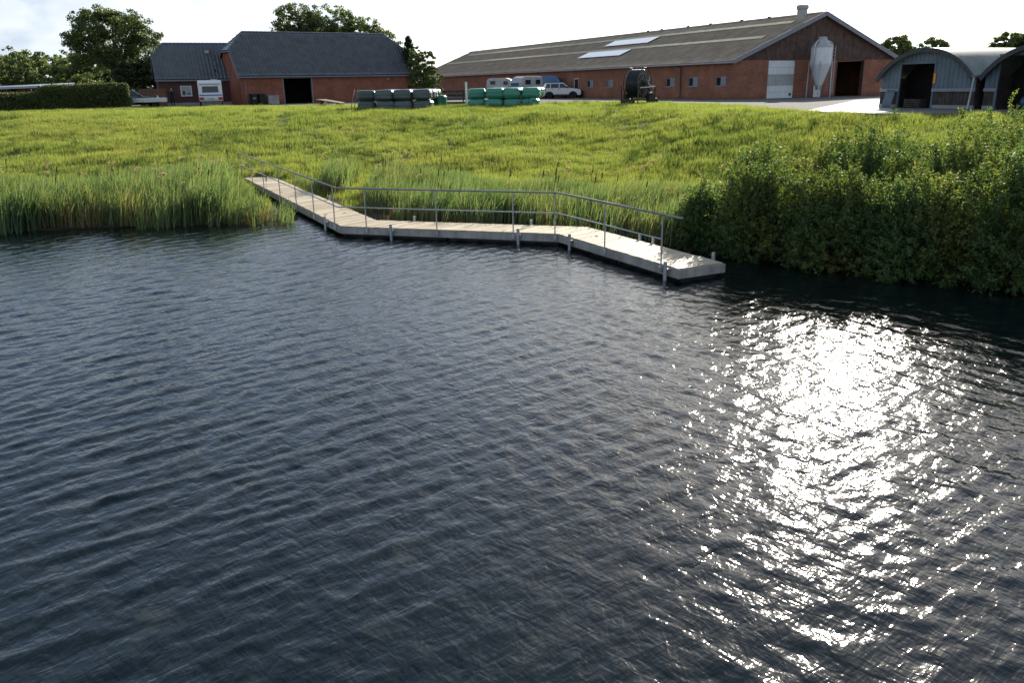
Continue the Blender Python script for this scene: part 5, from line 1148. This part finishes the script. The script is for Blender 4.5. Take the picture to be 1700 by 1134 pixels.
WB = [(4.95, 20.9, 1.0, 1.95, 800, 'smallest willow bush, next to the outer end of the jetty'), (6.0, 19.7, 1.3, 2.5, 1350, 'willow bush in the front row just right of the jetty end'), (7.45, 18.7, 1.5, 2.45, 1600, 'second front row willow bush right of the jetty end'),
      (8.9, 17.6, 1.55, 2.45, 1750, 'front row willow bush overhanging the glittering water, third from the jetty'), (10.4, 16.4, 1.65, 3.0, 1800, 'front row willow bush at the right frame edge'), (12.4, 15.2, 1.8, 3.0, 1000, 'front row willow bush mostly beyond the right frame edge'),
      (6.8, 22.0, 1.6, 2.8, 1250, 'low yellowish willow bush behind the one by the jetty end'), (8.8, 21.2, 1.8, 3.1, 1600, 'rear willow bush in the middle of the thicket'), (10.9, 20.0, 1.9, 3.2, 1700, 'rear willow bush, second from the right frame edge'), (13.2, 18.6, 2.0, 3.7, 1700, 'rear willow bush at the right frame edge'), (10.6, 24.0, 2.0, 3.1, 1200, 'rearmost willow bush merging into the meadow'), (13.8, 22.6, 2.1, 3.6, 1300, 'rearmost willow bush toward the arched sheds')]
for k, (x, y, rx, h, n, lb_) in enumerate(WB): willow(lb_, x, y, rx, h, n, 50 + k)

# ------------------------------------------------------------------ reeds and grass as scattered clumps (geometry nodes)
def blades(name, n, rad, h0, h1, w, lean, bend, m, seed, segs=3, tipy=.06):
    """a clump of curved blades leaning to +x"""
    r = np.random.default_rng(seed); V = []; Fq = []
    for k in range(n):
        a = r.uniform(0, 6.28); q = rad * math.sqrt(r.uniform()); bx, by = q * math.cos(a), q * math.sin(a); h = r.uniform(h0, h1); dirn = np.array([lean + r.normal(0, .22), r.normal(0, .25)]); bd = bend * r.uniform(.3, 1.4); ta = r.uniform(0, 3.14); wx_, wy_ = math.cos(ta) * w / 2, math.sin(ta) * w / 2
        o = len(V)
        for s in range(segs + 1):
            t = s / segs; off = dirn * (h * (.25 * t + bd * t ** 2.6)); zz_ = h * (t - .32 * bd * t ** 3); ww = (1 - t) ** .6 * .9 + .1
            if s == segs: V.append((bx + off[0], by + off[1], zz_))
            else: V += [(bx + off[0] - wx_ * ww, by + off[1] - wy_ * ww, zz_), (bx + off[0] + wx_ * ww, by + off[1] + wy_ * ww, zz_)]
        for s in range(segs - 1): i = o + 2 * s; Fq += [(i, i + 1, i + 3), (i, i + 3, i + 2)]
        i = o + 2 * (segs - 1); Fq.append((i, i + 1, i + 2))
    return bpy.data.objects.new(name, np_mesh(name, np.array(V), np.array(Fq), m))
def collection(name, objs):
    c = bpy.data.collections.new(name)
    for o in objs: c.objects.link(o)
    return c
def scatter(name, pts, coll, scl, rotz, label):
    me = bpy.data.meshes.new(name); me.vertices.add(len(pts)); me.vertices.foreach_set('co', np.asarray(pts, np.float32).ravel())
    for nm, arr in (('scl', scl), ('rot', rotz)): at = me.attributes.new(nm, 'FLOAT', 'POINT'); at.data.foreach_set('value', np.asarray(arr, np.float32))
    o = link(name, me); o['kind'] = 'stuff'; o['label'] = label
    ng = bpy.data.node_groups.new(name, 'GeometryNodeTree'); ng.interface.new_socket('Geometry', in_out='INPUT', socket_type='NodeSocketGeometry'); ng.interface.new_socket('Geometry', in_out='OUTPUT', socket_type='NodeSocketGeometry')
    gi, go = N(ng, 'NodeGroupInput'), N(ng, 'NodeGroupOutput'); ci = N(ng, 'GeometryNodeCollectionInfo'); ci.inputs['Collection'].default_value = coll; ci.inputs['Separate Children'].default_value = True; ci.inputs['Reset Children'].default_value = True
    ip = N(ng, 'GeometryNodeInstanceOnPoints'); ip.inputs['Pick Instance'].default_value = True
    a1 = N(ng, 'GeometryNodeInputNamedAttribute', data_type='FLOAT'); a1.inputs['Name'].default_value = 'scl'; a2 = N(ng, 'GeometryNodeInputNamedAttribute', data_type='FLOAT'); a2.inputs['Name'].default_value = 'rot'
    cb = N(ng, 'ShaderNodeCombineXYZ'); wire(ng, a2.outputs['Attribute'], cb.inputs[2])
    wire(ng, gi.outputs[0], ip.inputs['Points']); wire(ng, ci.outputs[0], ip.inputs['Instance']); wire(ng, cb.outputs[0], ip.inputs['Rotation']); wire(ng, a1.outputs['Attribute'], ip.inputs['Scale']); wire(ng, ip.outputs[0], go.inputs[0])
    o.modifiers.new('scatter', 'NODES').node_group = ng; return o
def sample(n, x0, x1, y0, y1, keep):
    P_ = np.c_[RNG.uniform(x0, x1, n), RNG.uniform(y0, y1, n)]; return P_[keep(P_)]
deck_poly = [tuple(p + (-ns_[min(i, 2)] * .25)) for i, p in enumerate(near)] + [tuple(p + ns_[min(i, 2)] * .15) for i, p in reversed(list(enumerate(far_)))]
tufts = collection('grass_tufts', [blades('grass_tuft', 34, .34, .16, .38, .016, .10, .55, M['grass'], 60 + k, 2) for k in range(5)])
def keep_grass(P_):
    d = inland(P_); dist = np.hypot(P_[:, 0], P_[:, 1]); az_ = np.degrees(np.arctan2(P_[:, 0], P_[:, 1]))
    by = (P_[:, 0] > -12) & (P_[:, 0] < -2.5) & (P_[:, 1] > 26.5) & (d > .35 + .9 * vnoise(P_[:, 0] * 1.1, P_[:, 1] * 1.1, 4))
    k = ((d > 3.2 + 1.2 * vnoise(P_[:, 0] * .4, P_[:, 1] * .4, 3)) | by) & (np.abs(az_) < 50) & ~in_poly(P_, YARD) & ~in_poly(P_, deck_poly)
    return k & (RNG.uniform(0, 1, len(P_)) < np.clip(34 / dist, .35, 1))
Pg = sample(175000, -58, 46, 18, 84, keep_grass); zg = hgt(Pg)
clumpv = vnoise(Pg[:, 0] * .5, Pg[:, 1] * .5, 8) * .6 + vnoise(Pg[:, 0] * 1.6, Pg[:, 1] * 1.6, 9) * .4
scatter('grass', np.c_[Pg, zg - .02], tufts, (.45 + .85 * clumpv ** 1.3) * RNG.uniform(.75, 1.2, len(Pg)), RNG.normal(0, .9, len(Pg)), 'sunlit rough yellow-green pasture grass on the slope up to the farm')
tus = collection('tussocks', [blades('tussock', 46, .28, .25, .55, .020, .05, .7, M['tussock'], 80 + k, 2) for k in range(3)])
Pt = sample(5600, -55, 30, 27, 80, lambda P_: keep_grass(P_) & (vnoise(P_[:, 0] * .28, P_[:, 1] * .28, 14) + .25 * vnoise(P_[:, 0] * 1.3, P_[:, 1] * 1.3, 15) > .68)); scatter('rushes', np.c_[Pt, hgt(Pt) - .02], tus, RNG.uniform(.5, 1.15, len(Pt)), RNG.normal(0, 1.5, len(Pt)), 'dark rushes and docks scattered through the pasture')
rc = collection('reed_clumps', [blades('reed_clump', 20, .36, .60, 1.55, .036, .30, .5, M['reed'], 90 + k, 5) for k in range(5)] + [blades('reed_clump', 22, .38, .35, 1.0, .024, .05, .9, M['reed_dry'], 97 + k, 3) for k in range(3)])
def keep_reed(P_):
    d = inland(P_); x, y = P_[:, 0], P_[:, 1]
    inl = (d > -.55 + 1.1 * vnoise(x * .9, y * .9, 5) + .35 * RNG.normal(size=len(P_)))
    lft = (x < -6.6) & (d < 5.2 + 1.5 * vnoise(x * .3, y * .3, 6))
    side = (x - near[0].x) * (near[1].y - near[0].y) - (y - near[0].y) * (near[1].x - near[0].x)   # >0 right of the first deck run
    mid = (x > -5.2) & (x < 6.5) & (d < 5.0 + 1.5 * vnoise(x * .3, y * .3, 6)) & (y > 20)
    lft &= (side > 0) if False else True
    gap = (x < -3.6) & (x > -10.6) & (y > 27.6) & ~(lft & (x < -8.6))
    azk = np.abs(np.degrees(np.arctan2(x, y))) < 40
    return inl & (lft | mid) & ~in_poly(P_, deck_poly) & ~((x > -11.5) & (x < -3.2) & in_poly(P_, [(-8.0, 26.9), (-11.9, 36.5), (-10.2, 37.6), (-6.6, 31.2), (-3.6, 26.6), (-4, 25.2)])) & azk
Pr = sample(16000, -32, 7, 21, 36, keep_reed); zr = np.maximum(hgt(Pr), -.1)
dr_ = inland(Pr); sc_r = RNG.uniform(.72, 1.12, len(Pr)) * np.clip(1.05 - .06 * np.clip(dr_ - 3, 0, 5), .6, 1.05) * (.8 + .35 * vnoise(Pr[:, 0] * .6, Pr[:, 1] * .6, 12)) * np.where(Pr[:, 0] > -5, .78, 1.0) * np.where((Pr[:, 0] > -9.3) & (Pr[:, 0] < -5) & (Pr[:, 1] < 30), .62, 1.0) * np.where((np.degrees(np.arctan2(Pr[:, 0], Pr[:, 1])) > -19.0) & (Pr[:, 1] > 27.5) & (Pr[:, 0] < -7.5), .42, 1.0)
scatter('reeds', np.c_[Pr, zr - .03], rc, sc_r, RNG.normal(0, .45, len(Pr)), 'green reeds bent by the wind along the bank')
# cattail heads and dry seed plumes standing among the reeds
def cat_obj(seed):
    g = MB(); g.tube([(0, 0, 0), (.06, 0, .8), (.16, 0, 1.45)], [.008, .006, .004], 5); g.cyl((.16, 0, 1.42), (.20, 0, 1.62), .02, .018, 7); g.cyl((.20, 0, 1.62), (.215, 0, 1.72), .005, .003, 5)
    return bpy.data.objects.new('cattail', g.mesh('cattail', M['cattail']))
ctc = collection('cattails', [cat_obj(1)])
pick = RNG.choice(len(Pr), 70, replace=False); scatter('cattails', np.c_[Pr[pick], zr[pick]], ctc, RNG.uniform(.7, .98, 70), RNG.normal(0, .7, 70), 'brown cattail heads among the reeds')
def plume_obj(seed):
    r = np.random.default_rng(seed); g = MB(); g.tube([(0, 0, 0), (.05, 0, .9), (.14, 0, 1.5)], [.006, .005, .003], 5); s_ = bpy.data.objects.new('seed_plume', None)
    t = r.uniform(0, 1, 90); C = np.c_[.12 + .16 * t + r.normal(0, .028, 90), r.normal(0, .028, 90), 1.42 + .22 * t - .1 * t ** 2]; me = leaves_mesh('seed_plume', C, r.uniform(.03, .07, 90), M['plume'], .4, r)
    bm = bmesh.new(); bm.from_mesh(me); bm2 = g.mesh('x', M['plume']); bm.from_mesh(bm2); bm.to_mesh(me); bm.free(); return bpy.data.objects.new('seed_plume', me)
plc = collection('seed_plumes', [plume_obj(1), plume_obj(2)])
pick = RNG.choice(len(Pr), 80, replace=False); scatter('seed_plumes', np.c_[Pr[pick], zr[pick]], plc, RNG.uniform(.6, 1.0, 80), RNG.normal(0, .6, 80), 'pale dry seed plumes among the reeds')
